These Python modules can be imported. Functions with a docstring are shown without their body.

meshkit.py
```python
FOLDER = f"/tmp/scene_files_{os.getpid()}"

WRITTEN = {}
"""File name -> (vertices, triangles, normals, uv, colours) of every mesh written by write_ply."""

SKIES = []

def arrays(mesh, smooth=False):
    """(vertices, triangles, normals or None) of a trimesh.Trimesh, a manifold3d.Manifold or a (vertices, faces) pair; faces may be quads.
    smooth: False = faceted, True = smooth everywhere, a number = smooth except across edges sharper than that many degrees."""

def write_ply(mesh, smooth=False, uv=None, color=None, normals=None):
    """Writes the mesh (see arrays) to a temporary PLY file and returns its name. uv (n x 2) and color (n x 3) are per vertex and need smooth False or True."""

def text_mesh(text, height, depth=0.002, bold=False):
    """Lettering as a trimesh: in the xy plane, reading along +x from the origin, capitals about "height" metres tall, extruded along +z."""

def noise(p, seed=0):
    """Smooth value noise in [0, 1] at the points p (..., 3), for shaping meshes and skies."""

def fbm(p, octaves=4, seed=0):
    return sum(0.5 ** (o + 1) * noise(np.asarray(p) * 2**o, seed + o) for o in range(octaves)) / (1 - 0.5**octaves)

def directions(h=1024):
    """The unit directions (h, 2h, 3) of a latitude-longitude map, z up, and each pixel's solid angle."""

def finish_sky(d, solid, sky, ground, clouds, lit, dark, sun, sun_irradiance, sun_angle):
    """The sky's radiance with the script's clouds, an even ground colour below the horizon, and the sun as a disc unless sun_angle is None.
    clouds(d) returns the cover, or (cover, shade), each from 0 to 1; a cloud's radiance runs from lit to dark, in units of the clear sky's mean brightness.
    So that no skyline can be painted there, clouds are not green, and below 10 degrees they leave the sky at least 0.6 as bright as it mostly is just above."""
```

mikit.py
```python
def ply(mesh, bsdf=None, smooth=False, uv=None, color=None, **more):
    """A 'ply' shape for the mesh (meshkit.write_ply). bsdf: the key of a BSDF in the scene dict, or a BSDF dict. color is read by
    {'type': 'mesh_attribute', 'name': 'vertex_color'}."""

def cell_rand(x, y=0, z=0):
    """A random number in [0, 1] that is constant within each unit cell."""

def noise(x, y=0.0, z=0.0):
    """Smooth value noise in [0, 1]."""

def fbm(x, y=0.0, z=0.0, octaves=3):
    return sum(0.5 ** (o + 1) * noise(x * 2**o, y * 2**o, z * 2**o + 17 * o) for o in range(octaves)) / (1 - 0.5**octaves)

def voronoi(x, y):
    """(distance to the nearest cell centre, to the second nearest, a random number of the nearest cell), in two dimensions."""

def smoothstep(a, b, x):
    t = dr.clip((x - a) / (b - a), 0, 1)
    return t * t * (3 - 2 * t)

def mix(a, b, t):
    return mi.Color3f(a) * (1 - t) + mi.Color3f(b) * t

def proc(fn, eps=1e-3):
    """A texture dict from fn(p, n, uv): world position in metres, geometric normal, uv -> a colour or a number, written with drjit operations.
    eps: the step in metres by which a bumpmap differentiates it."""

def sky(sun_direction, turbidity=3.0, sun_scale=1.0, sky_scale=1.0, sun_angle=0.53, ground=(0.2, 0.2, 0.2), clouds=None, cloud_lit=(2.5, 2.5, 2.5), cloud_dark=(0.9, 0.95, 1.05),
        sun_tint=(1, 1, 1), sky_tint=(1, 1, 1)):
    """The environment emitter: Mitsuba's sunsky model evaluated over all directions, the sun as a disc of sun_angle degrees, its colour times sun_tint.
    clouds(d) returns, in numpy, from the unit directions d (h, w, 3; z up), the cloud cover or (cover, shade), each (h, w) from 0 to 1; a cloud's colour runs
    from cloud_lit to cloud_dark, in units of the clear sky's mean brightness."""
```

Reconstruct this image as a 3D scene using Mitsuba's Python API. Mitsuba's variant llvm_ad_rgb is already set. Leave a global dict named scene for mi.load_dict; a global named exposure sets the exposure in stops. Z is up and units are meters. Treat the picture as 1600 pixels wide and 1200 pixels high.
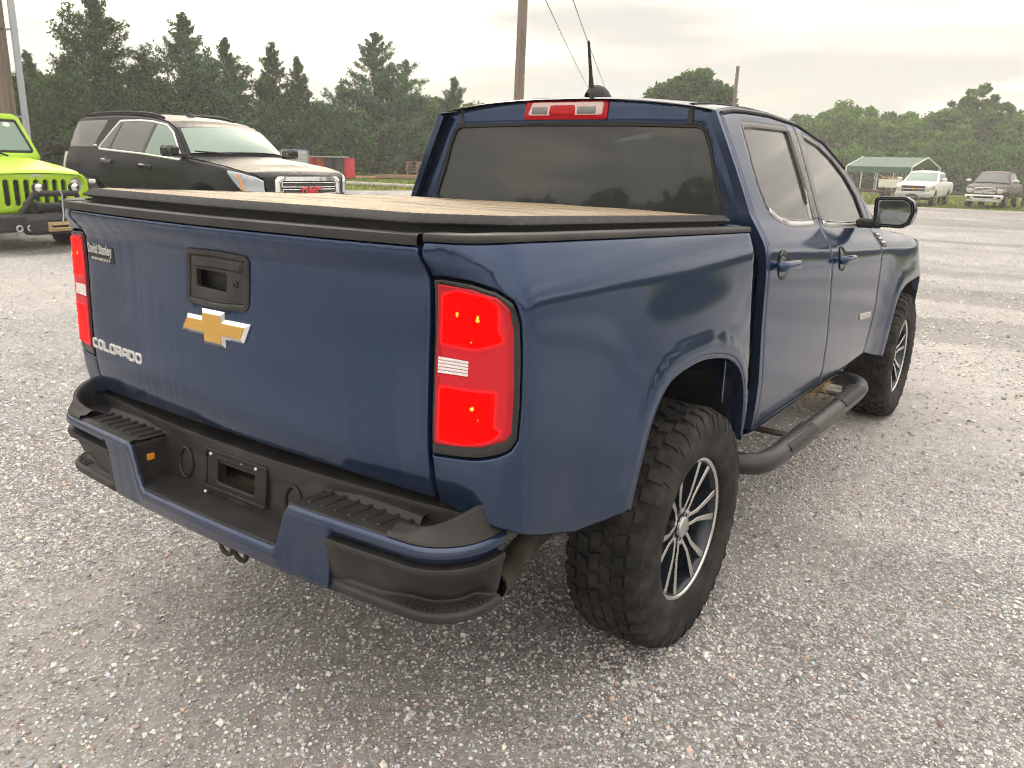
import math, random
import numpy as np, trimesh, shapely
import drjit as dr, mitsuba as mi
import mikit, meshkit
from mikit import proc, noise, fbm, voronoi, smoothstep, mix
from shapely.geometry import Polygon, Point, LineString, box as sbox
from scipy.interpolate import PchipInterpolator, interp1d
from scipy.spatial import Delaunay, cKDTree

T = mi.ScalarTransform4f
scene, labels = {}, {}
RNG = np.random.default_rng(7)

# ------------------------------------------------------------------ camera, sky, exposure
CAM = np.array([1.8247, -2.3356, 1.5380])
YAW, PITCH, ROLL = -0.6132, 0.2664, 0.0269
_f = np.array([math.sin(YAW)*math.cos(PITCH), math.cos(YAW)*math.cos(PITCH), -math.sin(PITCH)])
_r = np.cross(_f, [0, 0, 1]); _r /= np.linalg.norm(_r); _u = np.cross(_r, _f)
_up = -math.sin(ROLL)*_r + math.cos(ROLL)*_u
scene['camera'] = {'type': 'perspective', 'fov': 64.20, 'fov_axis': 'x', 'near_clip': 0.05, 'far_clip': 3000.0,
                   'to_world': T().look_at(origin=CAM.tolist(), target=(CAM+_f).tolist(), up=_up.tolist())}
SUN_AZ, SUN_EL = math.radians(-50), math.radians(21)
SUN = np.array([math.sin(SUN_AZ)*math.cos(SUN_EL), math.cos(SUN_AZ)*math.cos(SUN_EL), math.sin(SUN_EL)])

def clouds(d):
    x, y, z = d[..., 0], d[..., 1], np.maximum(d[..., 2], 0)
    ang = np.degrees(np.arccos(np.clip(d @ SUN, -1, 1)))
    glow = np.exp(-(ang/10.0)**2)+.022*np.exp(-(ang/30.0)**2)
    k = 1.0/(z+.12)
    p = np.stack([x*k*.9, y*k*.9, 0*x], -1)
    n = meshkit.fbm(p*1.1+3.1, 5, seed=3)
    st = meshkit.fbm(np.stack([np.arctan2(x, y)*3.2, z*26.0, 0*x], -1), 4, seed=9)
    streak = sstep(.56, .72, st)*sstep(.42, .08, z)
    lit = .105*z+.42*glow+2*(n-.5)*(.017+.22*glow)+.024*streak+2*(st-.5)*.024*sstep(.6, .05, z)
    return 1-.42*sstep(.22, .9, z), np.clip(1-lit, 0, 1)

def sstep(a, b, x):
    t = np.clip((np.asarray(x, float)-a)/(b-a), 0, 1); return t*t*(3-2*t)
scene['sky_light'] = mikit.sky(SUN.tolist(), turbidity=4, sun_scale=0.0, sun_angle=14, clouds=clouds,
                               cloud_lit=(28.0, 23.7, 18.2), cloud_dark=(.437, .452, .482), ground=(.2, .19, .17))
exposure = 3.85

# ------------------------------------------------------------------ materials
def mat(name, d, two=True):
    scene[name] = {'type': 'twosided', 'bsdf': d} if two else d
    return name
def rgb(*c): return {'type': 'rgb', 'value': list(c)}
def prin(name, col, rough=.5, metal=0., spec=.5, coat=0., **k):
    c = rgb(*col) if isinstance(col, tuple) else col
    d = {'type': 'principled', 'base_color': c, 'roughness': rough, 'metallic': metal, 'specular': spec}
    if coat: d.update(clearcoat=coat, clearcoat_gloss=k.pop('gloss', .97))
    d.update(k)
    return mat(name, d)

def truck_paint(p, n, uv):
    base = mi.Color3f(.0065, .0325, .098)
    dust = mi.Color3f(.22, .20, .175)
    # dried rain streaks in the dust of the tailgate, mud low on the body
    rear = smoothstep(-.98, -1.03, p.y)
    st = smoothstep(.48, .60, fbm(p.x*60, p.z*2.0, 3.0, octaves=3))
    band = smoothstep(.42, .62, noise(p.x*5.2, p.z*3.0, 1.0))
    film = .005+.035*fbm(p.x*7, p.y*7, p.z*7, octaves=3)+rear*(.02+.05*smoothstep(1.0, 1.3, p.z)+.05*smoothstep(.95, .82, p.z))*smoothstep(.6, -.6, p.x)
    low = smoothstep(1.02, .58, p.z)
    mud = low*(.0+.17*fbm(p.x*9+2, p.y*9, p.z*9, octaves=3))
    amt = film+mud-rear*st*band*.09
    amt = dr.clip(amt, 0, .6)
    return mix(base, dust, amt)
prin('m_truck_paint', proc(truck_paint), rough=.105, metal=.62, spec=.9, coat=1.0)
prin('m_black_trim', proc(lambda p, n, uv: mix(mi.Color3f(.018, .018, .019), mi.Color3f(.15, .142, .13), dr.clip(.02+.26*(fbm(p.x*11, p.y*11, p.z*11, octaves=3)-.35), 0, .5))), rough=.50, spec=.45)
prin('m_black', (.012, .012, .013), rough=.55)
prin('m_black_gloss', (.010, .010, .011), rough=.12, coat=.6)
prin('m_frame', proc(lambda p, n, uv: mix(mi.Color3f(.016, .015, .014), mi.Color3f(.10, .075, .05), dr.clip(fbm(p.x*6, p.y*6, p.z*6)*1.2-.35, 0, 1))), rough=.8)
prin('m_rubber', proc(lambda p, n, uv: mix(mi.Color3f(.015, .015, .016), mi.Color3f(.10, .088, .075), dr.clip(.02+.75*(fbm(p.x*14, p.y*14, p.z*14, octaves=3)-.38), 0, .6))), rough=.78, spec=.3)
prin('m_rim_dark', (.022, .030, .045), rough=.25, metal=.5, coat=.7)
prin('m_machined', (.78, .77, .74), rough=.22, metal=1.)
prin('m_chrome', (.82, .83, .84), rough=.08, metal=1.)
prin('m_chrome_dull', (.62, .63, .64), rough=.28, metal=.9)
prin('m_gold', (.62, .36, .08), rough=.38, metal=.35, coat=.5)
prin('m_letter', (.70, .71, .70), rough=.25, metal=.6)
prin('m_red_lens', (.46, .004, .012), rough=.06, spec=.3, coat=.35)
prin('m_red_lit', (.30, .0, .0), rough=.3, spec=.08)
prin('m_clear_lens', (.72, .72, .72), rough=.14, spec=.6, coat=1.)
prin('m_pink_lens', (.66, .50, .52), rough=.12, spec=.6, coat=1.)
prin('m_grey_lens', (.20, .20, .205), rough=.2, metal=.4, coat=.6)
prin('m_amber', (.75, .30, .06), rough=.25, coat=.6)
prin('m_orange', (.85, .30, .02), rough=.5)
prin('m_bolt', (.6, .62, .66), rough=.3, metal=.9)
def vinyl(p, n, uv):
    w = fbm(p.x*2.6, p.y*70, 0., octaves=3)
    return mix(mi.Color3f(.27, .215, .145), mi.Color3f(.10, .08, .055), smoothstep(.54, .66, w)*.85+.2*fbm(p.x*20, p.y*20))  # dust tan with glancing sky sheen painted in; dark wrinkle lines painted too
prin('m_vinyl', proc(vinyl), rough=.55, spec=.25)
prin('m_vinyl_edge', (.028, .029, .032), rough=.6, spec=.2)
scene['m_dusty_film'] = {'type': 'twosided', 'bsdf': {'type': 'principled', 'base_color': rgb(.11, .12, .13), 'roughness': .05, 'specular': 1.0}}
mat('m_glass_tint', {'type': 'blendbsdf', 'weight': .30, 'a': {'type': 'thindielectric', 'int_ior': 2.3, 'specular_transmittance': rgb(.09, .095, .095)}, 'b': {'type': 'ref', 'id': 'm_dusty_film'}}, two=False)
mat('m_glass_front', {'type': 'blendbsdf', 'weight': .25, 'a': {'type': 'thindielectric', 'int_ior': 2.1, 'specular_transmittance': rgb(.16, .18, .17)}, 'b': {'type': 'twosided', 'bsdf': {'type': 'principled', 'base_color': rgb(.02, .022, .022), 'roughness': .03, 'specular': 1.0, 'clearcoat': 1.0, 'clearcoat_gloss': .99}}}, two=False)
mat('m_glass_clear', {'type': 'thindielectric', 'int_ior': 1.7, 'specular_transmittance': rgb(.30, .34, .32)}, two=False)
prin('m_glass_dark', (.045, .054, .062), rough=.03, spec=1.0, coat=1.)
prin('m_glass_green', (.15, .24, .205), rough=.05, spec=1.0, coat=1.)
prin('m_mirror', (.30, .33, .36), rough=.05, metal=1.)
prin('m_seat', (.03, .03, .032), rough=.8)
prin('m_dark_metal', (.05, .05, .052), rough=.35, metal=.7)
prin('m_step', (.030, .031, .033), rough=.36, metal=.2, coat=.3)
prin('m_lime', proc(lambda p, n, uv: mi.Color3f(.40, .66, .016)*(.93+.1*noise(p.x*3, p.y*3, p.z*3))), rough=.32, coat=.9)
prin('m_suv', proc(lambda p, n, uv: mix(mi.Color3f(.012, .014, .018), mi.Color3f(.14, .13, .12), .02+.10*smoothstep(.25, .9, n.z)*fbm(p.x*4, p.y*4, p.z*4))), rough=.40, metal=.0, spec=.22)
prin('m_white', (.72, .72, .71), rough=.35, coat=.8)
prin('m_silver', (.42, .42, .42), rough=.35, metal=.5)
prin('m_brown_paint', (.055, .042, .036), rough=.3, metal=.4, coat=.9)
prin('m_winch', (.45, .33, .18), rough=.45, metal=.6)
prin('m_bumper_steel', (.020, .020, .021), rough=.55)
prin('m_headlight', (.55, .55, .50), rough=.12, metal=.55, coat=1.)
prin('m_headlight_blue', (.55, .60, .66), rough=.15, metal=.55, coat=1.)
def wood_c(p, n, uv):
    return mix(mi.Color3f(.25, .205, .165), mi.Color3f(.11, .09, .075), fbm(p.x*22, p.y*22, p.z*1.3, octaves=3))
prin('m_wood', proc(wood_c), rough=.85)
prin('m_galv', (.42, .45, .49), rough=.4, metal=.6)
prin('m_rail_wood', (.10, .066, .047), rough=.85)
prin('m_green_roof', (.055, .115, .085), rough=.45)
prin('m_post_white', (.55, .56, .54), rough=.5)
prin('m_red_plastic', (.55, .03, .05), rough=.5)
prin('m_orange_plastic', (.52, .10, .04), rough=.5)
prin('m_dark_plastic', (.028, .033, .036), rough=.5)
prin('m_green_plastic', (.03, .16, .09), rough=.5)
prin('m_blue_plastic', (.08, .13, .35), rough=.5)
prin('m_tote', (.52, .56, .60), rough=.4)
prin('m_paper', (.45, .40, .32), rough=.8)
prin('m_pallet', (.26, .17, .11), rough=.85)
prin('m_concrete', (.50, .49, .47), rough=.85)
prin('m_straw', (.40, .29, .15), rough=.9)
prin('m_clump_core', (.12, .085, .055), rough=.95)
prin('m_bark', (.085, .066, .05), rough=.9)
VC = {'type': 'mesh_attribute', 'name': 'vertex_color'}
mat('m_stone', {'type': 'diffuse', 'reflectance': VC})
scene['m_leaf'] = {'type': 'principledthin', 'base_color': VC, 'roughness': .6, 'diff_trans': .9, 'specular': .3} if False else {'type': 'principledthin', 'base_color': VC, 'roughness': .6, 'diff_trans': .9}
def gravel_c(p, n, uv):
    a = voronoi(p.x*105, p.y*105)
    b = voronoi(p.x*27+9, p.y*27)
    patch = smoothstep(.40, .62, fbm(p.x*.55, p.y*.55, 2., octaves=4))
    track = smoothstep(.45, .62, fbm(p.x*.10+.25*p.y, p.y*.62-.12*p.x, 7., octaves=3))
    g = .27+.46*a[2]*a[2]+.10*(b[2]-.4)
    g = g*(.55+.45*smoothstep(0., .28, a[1]-a[0]))*(.78+.44*fbm(p.x*1.7, p.y*1.7, 4., octaves=3))
    stone = mi.Color3f(1.0, .99, .985)*g
    dirt = mi.Color3f(.465, .443, .425)*(.75+.5*fbm(p.x*19, p.y*19, 1., octaves=3))
    return mix(stone, dirt, patch*.45+.08)*(.82+.30*track)
mat('m_gravel', {'type': 'bumpmap', 'arbitrary': proc(lambda p, n, uv: .005*(1-voronoi(p.x*105, p.y*105)[0])+.012*fbm(p.x*9, p.y*9), eps=2e-3), 'scale': 1.0,
                 'bsdf': {'type': 'diffuse', 'reflectance': proc(gravel_c)}})
def grass_c(p, n, uv):
    t = fbm(p.x*.35, p.y*.35, 5., octaves=4); m = fbm(p.x*2.5, p.y*2.5, 2., octaves=3)
    c = mix(mi.Color3f(.13, .20, .045), mi.Color3f(.24, .26, .07), t)
    return mix(c, mi.Color3f(.23, .19, .10), smoothstep(.56, .75, m)*.45)
mat('m_grass', {'type': 'diffuse', 'reflectance': proc(grass_c)})
mat('m_clay', {'type': 'diffuse', 'reflectance': proc(lambda p, n, uv: mix(mi.Color3f(.34, .17, .085), mi.Color3f(.27, .19, .12), fbm(p.x*.8, p.y*.8, 1., octaves=3)))})

# ------------------------------------------------------------------ helpers
def put(key, mesh, m, smooth=35, color=None, **more):
    k = key; i = 0
    while k in scene:
        i += 1; k = '%s_%03d' % (key, i)
    if color is not None: smooth = smooth if smooth in (True, False) else True
    scene[k] = mikit.ply(mesh, m, smooth=smooth, color=color, **more)
    return k
def tag(key, label=None, cat=None, group=None, kind=None):
    d = labels.setdefault(key, {})
    for a, b in (('label', label), ('category', cat), ('group', group), ('kind', kind)):
        if b: d[a] = b
def cat_(ms): return trimesh.util.concatenate([m for m in ms if m is not None])
def mirror_x(m):
    v = np.array(m.vertices); v[:, 0] *= -1
    return trimesh.Trimesh(v, np.array(m.faces)[:, ::-1], process=False)
def xf(m, M):
    m = m.copy(); m.apply_transform(M); return m
def place(pos, heading=0., pitch=0., s=1.):
    c, q = math.cos(heading), math.sin(heading)
    R = np.eye(4); R[:2, :2] = [[c, -q], [q, c]]
    P = np.eye(4); cp, sp = math.cos(pitch), math.sin(pitch)
    P[0, 0], P[0, 2], P[2, 0], P[2, 2] = cp, sp, -sp, cp
    M = R @ P; M[:3, :3] *= s; M[:3, 3] = pos
    return M
def bx(c, s, bevel=0., rot=None):
    """a box by centre and size, with chamfered edges"""
    s = np.asarray(s, float)
    b = min(bevel, .45*s.min())
    if b <= 0: m = trimesh.creation.box(s)
    else:
        pts = []
        for sx in (-1, 1):
            for sy in (-1, 1):
                for sz in (-1, 1):
                    h = s/2*[sx, sy, sz]; q = np.array([sx, sy, sz])*b
                    for k in range(3):
                        w = h-q; w[k] = h[k]; pts.append(w)
        m = trimesh.convex.convex_hull(np.array(pts))
    if rot is not None: m.apply_transform(rot)
    m.apply_translation(c); return m
def rotm(a, ax): return trimesh.transformations.rotation_matrix(a, ax)
def tube(pts, r, n=12, cap=True):
    pts = np.asarray(pts, float); r = np.broadcast_to(np.asarray(r, float), len(pts))
    t = np.gradient(pts, axis=0); t /= np.linalg.norm(t, axis=1, keepdims=True)
    a = np.array([0, 0, 1.]) if abs(t[0][2]) < .9 else np.array([1., 0, 0])
    V = []
    for i, p in enumerate(pts):
        a = a-t[i]*(a@t[i]); a /= np.linalg.norm(a); b = np.cross(t[i], a)
        th = np.arange(n)*2*np.pi/n
        V.append(p+r[i]*(np.cos(th)[:, None]*a+np.sin(th)[:, None]*b))
    V = np.vstack(V); F = []
    for i in range(len(pts)-1):
        k = np.arange(n); k2 = (k+1) % n
        F += [np.stack([i*n+k, i*n+k2, (i+1)*n+k2], 1), np.stack([i*n+k, (i+1)*n+k2, (i+1)*n+k], 1)]
    F = np.vstack(F)
    if cap:
        c0, c1 = len(V), len(V)+1; V = np.vstack([V, pts[0], pts[-1]]); k = np.arange(n); k2 = (k+1) % n; o = (len(pts)-1)*n
        F = np.vstack([F, np.stack([c0+0*k, k2, k], 1), np.stack([c1+0*k, o+k, o+k2], 1)])
    return trimesh.Trimesh(V, F, process=False)
def smooth_path(pts, n=40):
    pts = np.asarray(pts, float); d = np.r_[0, np.cumsum(np.linalg.norm(np.diff(pts, axis=0), axis=1))]
    f = PchipInterpolator(d, pts); return f(np.linspace(0, d[-1], n))
def lathe(prof, n=48, axis='x'):
    """prof: (offset along axis, radius) pairs; outward faces when walking with the axis"""
    prof = np.asarray(prof, float); th = np.arange(n)*2*np.pi/n
    V = np.stack([np.repeat(prof[:, :1], n, 1), prof[:, 1:]*np.cos(th), prof[:, 1:]*np.sin(th)], -1).reshape(-1, 3)
    if axis == 'z': V = V[:, [1, 2, 0]]
    if axis == 'y': V = V[:, [2, 0, 1]]
    F = []; k = np.arange(n); k2 = (k+1) % n
    for i in range(len(prof)-1):
        F += [np.stack([i*n+k, (i+1)*n+k, (i+1)*n+k2], 1), np.stack([i*n+k, (i+1)*n+k2, i*n+k2], 1)]
    return trimesh.Trimesh(V, np.vstack(F)[:, ::-1], process=False)
def grid(V):
    """a mesh over an (n, m, 3) lattice of points"""
    n, m = V.shape[:2]; i = np.arange(n*m).reshape(n, m)
    a, b, c, d = i[:-1, :-1].ravel(), i[1:, :-1].ravel(), i[1:, 1:].ravel(), i[:-1, 1:].ravel()
    return trimesh.Trimesh(V.reshape(-1, 3), np.vstack([np.stack([a, b, c], 1), np.stack([a, c, d], 1)]), process=False)
def dens(r, h):
    r = np.asarray(r.coords)[:-1]; out = []
    for a, b in zip(r, np.roll(r, -1, 0)):
        k = max(1, int(np.ceil(np.linalg.norm(b-a)/h)))
        out += [a+(b-a)*i/k for i in range(k)]
    return np.array(out)
def rounded(poly, r):
    return poly.buffer(-r, join_style=1).buffer(r, join_style=1, quad_segs=6) if r > 0 else poly
def rpoly(pts, r):
    p = Polygon(pts)
    return p.buffer(r, quad_segs=5).buffer(-2*r, quad_segs=5).buffer(r, quad_segs=5) if r else p
def panel(poly, P, h=.03, edge=.005, push=.003, thick=.02, flip=False, off=0., prof=None):
    """a sheet of bodywork over the polygon in the (a, b) domain of the surface P: rolled edges, a turned-in flange of depth thick"""
    if poly.geom_type != 'Polygon':
        return cat_([panel(g, P, h, edge, push, thick, flip, off, prof) for g in poly.geoms if g.area > 1e-6])
    poly = shapely.set_precision(poly, 1e-6).simplify(1e-5)
    if poly.geom_type != 'Polygon': poly = max(poly.geoms, key=lambda g: g.area)
    hb = min(h*.7, .02)
    rings = [dens(poly.exterior, hb)]+[dens(r, hb) for r in poly.interiors]
    if Polygon(rings[0]).exterior.is_ccw is False: rings[0] = rings[0][::-1]
    rings = [rings[0]]+[r[::-1] if Polygon(r).exterior.is_ccw else r for r in rings[1:]]
    nb = sum(map(len, rings)); pts = list(rings); pd = [np.full(nb, push)]
    prof = prof or [(edge, 0.)]
    last = 0
    for d_, pu in prof:
        q = poly.buffer(-d_, join_style=2)
        qs = []
        for g in getattr(q, 'geoms', [q]):
            if g.is_empty: continue
            for r in [g.exterior, *g.interiors]: qs.append(dens(r, hb))
        if qs:
            qs = np.vstack(qs); pts.append(qs); pd.append(np.full(len(qs), pu)); last = d_
    inner = poly.buffer(-(last+h*.4))
    x0, y0, x1, y1 = poly.bounds
    g = np.stack(np.meshgrid(np.arange(x0+h*.3, x1, h), np.arange(y0+h*.3, y1, h)), -1).reshape(-1, 2)
    g[:, 0] += (np.round((g[:, 1]-y0)/h).astype(int) % 2)*h*.37
    if not inner.is_empty and len(g):
        g = g[shapely.contains_xy(inner, g[:, 0], g[:, 1])]; pts.append(g); pd.append(np.zeros(len(g)))
    ab = np.vstack(pts); pd = np.concatenate(pd)
    tri = Delaunay(ab+1e-7*np.sin(np.arange(len(ab)*2).reshape(-1, 2)*12.9898)).simplices
    c = ab[tri].mean(1); ok = shapely.contains_xy(poly, c[:, 0], c[:, 1])
    e1, e2 = ab[tri[:, 1]]-ab[tri[:, 0]], ab[tri[:, 2]]-ab[tri[:, 0]]
    ar = e1[:, 0]*e2[:, 1]-e1[:, 1]*e2[:, 0]
    tri = tri[ok & (np.abs(ar) > 1e-9)]; ar = ar[ok & (np.abs(ar) > 1e-9)]
    tri[ar < 0] = tri[ar < 0][:, ::-1]
    e = 1e-4
    N = np.cross(P(ab+[e, 0])-P(ab-[e, 0]), P(ab+[0, e])-P(ab-[0, e])); N /= np.linalg.norm(N, axis=1, keepdims=True)+1e-15
    if flip: N = -N; tri = tri[:, ::-1]
    V = P(ab)+N*(off-pd)[:, None]
    F = [tri]; VV = [V]
    if thick > 0:
        o = 0
        for r in rings:
            n = len(r); k = np.arange(n); k2 = (k+1) % n; b0 = sum(map(len, VV))
            VV.append(V[o:o+n]-N[o:o+n]*thick)
            a, b, c_, d_ = o+k, o+k2, b0+k2, b0+k
            q = np.vstack([np.stack([a, c_, b], 1), np.stack([a, d_, c_], 1)])
            F.append(q if not flip else q[:, ::-1]); o += n
    return trimesh.Trimesh(np.vstack(VV), np.vstack(F), process=False)
def ribbon(secs, close=False):
    """lofts equal-length sections (n, m, 3)"""
    S = np.asarray(secs)
    if close: S = np.concatenate([S, S[:, :1]], 1)
    return grid(S)
def ext(poly, depth, bevel=0.):
    """extrudes a polygon along +z, optionally with a bevelled front"""
    if bevel <= 0: return trimesh.creation.extrude_polygon(poly, depth, engine='earcut')
    return panel(poly, lambda ab: np.stack([ab[:, 0], ab[:, 1], 0*ab[:, 0]+depth], -1), h=.05, edge=bevel, push=bevel, thick=max(depth-bevel, .0005))
def crv(pts, n):
    p_ = np.asarray(pts, float); d = np.r_[0, np.cumsum(np.linalg.norm(np.diff(p_, axis=0), axis=1))]
    return [tuple(q) for q in PchipInterpolator(d, p_)(np.linspace(0, d[-1], n))]
def glyphs(txt, w, hgt, stroke, gap):
    """squared lettering from strokes"""
    G = {'C': [[(1, 1), (.18, 1), (0, .85), (0, .15), (.18, 0), (1, 0)]], 'O': [[(.15, 1), (.85, 1), (1, .85), (1, .15), (.85, 0), (.15, 0), (0, .15), (0, .85), (.15, 1)]],
         'L': [[(0, 1), (0, 0), (1, 0)]], 'R': [[(0, 0), (0, 1), (.85, 1), (1, .85), (1, .6), (.85, .45), (0, .45)], [(.5, .45), (1, 0)]],
         'A': [[(0, 0), (0, .7), (.3, 1), (.85, 1), (1, .85), (1, 0)], [(0, .38), (1, .38)]], 'D': [[(0, 0), (0, 1), (.8, 1), (1, .8), (1, .2), (.8, 0), (0, 0)]],
         'G': [[(1, 1), (.18, 1), (0, .85), (0, .15), (.18, 0), (1, 0), (1, .5), (.55, .5)]], 'M': [[(0, 0), (0, 1), (.5, .35), (1, 1), (1, 0)]]}
    out, x = [], 0.
    for ch in txt:
        ls = [LineString([(x+a*w, b*hgt) for a, b in l]).buffer(stroke, cap_style=2, join_style=2, quad_segs=2) for l in G[ch]]
        out.append(shapely.union_all(ls)); x += w+gap
    return out, x-gap
def txt_poly(txt, hgt, x0, y0, bold=True, width=None):
    m_ = meshkit.text_mesh(txt, hgt, .002, bold); b = m_.bounds
    m_.apply_translation([-b[0][0], -b[0][1], 0]); s = (width/(b[1][0]-b[0][0])) if width else 1.
    m_.vertices[:, 0] *= s; m_.apply_translation([x0, y0, 0]); return m_
def onto(m_, P, off=.001):
    """wraps flat lettering (x, y, depth) onto a surface"""
    v = np.array(m_.vertices); ab = v[:, :2]; e = 1e-4
    n = np.cross(P(ab+[e, 0])-P(ab-[e, 0]), P(ab+[0, e])-P(ab-[0, e])); n /= np.linalg.norm(n, axis=1, keepdims=True)
    return trimesh.Trimesh(P(ab)+n*(v[:, 2:]+off), m_.faces, process=False)
# ---- half width of the body side against height (z above ground, belt-referenced)
SZ=np.array([.40,.55,.62,.72,.85,1.00,1.10,1.18,1.235,1.265,1.30,1.34])
SX=np.array([.862,.872,.877,.881,.884,.886,.887,.886,.883,.875,.861,.842])
from scipy.interpolate import PchipInterpolator
_sx=PchipInterpolator(SZ,SX)
SXC=np.array([.862,.872,.877,.881,.884,.886,.886,.882,.870,.854,.832,.805])
_sxc=PchipInterpolator(SZ,SXC)
REAR_AX,FRONT_AX=0.0,3.258
def arch_d(y,z,c,h=.395,rx=.445,rz=.585,zf=.60):
    """distance-like measure outside the wheel opening (a rounded trapezoid)"""
    q=(np.abs(y-c)/rx)**2.6+(np.maximum(z-.40,0)/rz)**2.6
    return (q**(1/2.6)-1)*.5
def rail(y): return 1.366-.024*(np.asarray(y)+.8)
def belt(y): return 1.372-.078*(np.asarray(y)-.6)
def side_x(y,z,cab):
    y=np.asarray(y,float); z=np.asarray(z,float)
    b=belt(y) if cab else 1.352+0*y
    zz=z+(1.34-b)*sstep(.95,1.24,z)
    q=np.clip(zz,.40,1.34); x=_sxc(q) if cab else _sx(q)
    g=zz-1.34
    x=np.where(g>0,.805-.42*g-.12*g*g if cab else .842-.42*g,x)
    return x
_AR=np.array([(.678,.644),(.706,.742),(.743,.841),(.795,.925),(.888,.981),(1.055,.996),(1.264,.970),(1.410,.910),(1.488,.810),(1.522,.635)])-[1.170,0]
_AF=np.array([(3.75,.58),(3.715,.75),(3.60,.86),(3.40,.912),(3.10,.908),(2.87,.868),(2.765,.75),(2.715,.58),(2.695,.50)])
_KD=[cKDTree(PchipInterpolator(np.r_[0,np.cumsum(np.hypot(*np.diff(q,axis=0).T))],q)(np.linspace(0,np.hypot(*np.diff(q,axis=0).T).sum(),400))) for q in (_AR,_AF)]
def flare(y,z,c):
    """the wheel-arch flare: a narrow raised band round the opening on a broad soft swelling"""
    d=_KD[0 if c<1 else 1].query(np.stack([np.asarray(y,float),np.asarray(z,float)],-1))[0]
    return (.009*(1-sstep(.040,.056,d))+.036*np.exp(-(d/.175)**2))*sstep(1.27,1.14,z)
def yrear(x): return -1.087+.045*(np.asarray(x)/.70)**2
XS,RC=.887,.115
L1=XS-RC-.70; L2=RC*np.pi/2
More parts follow.
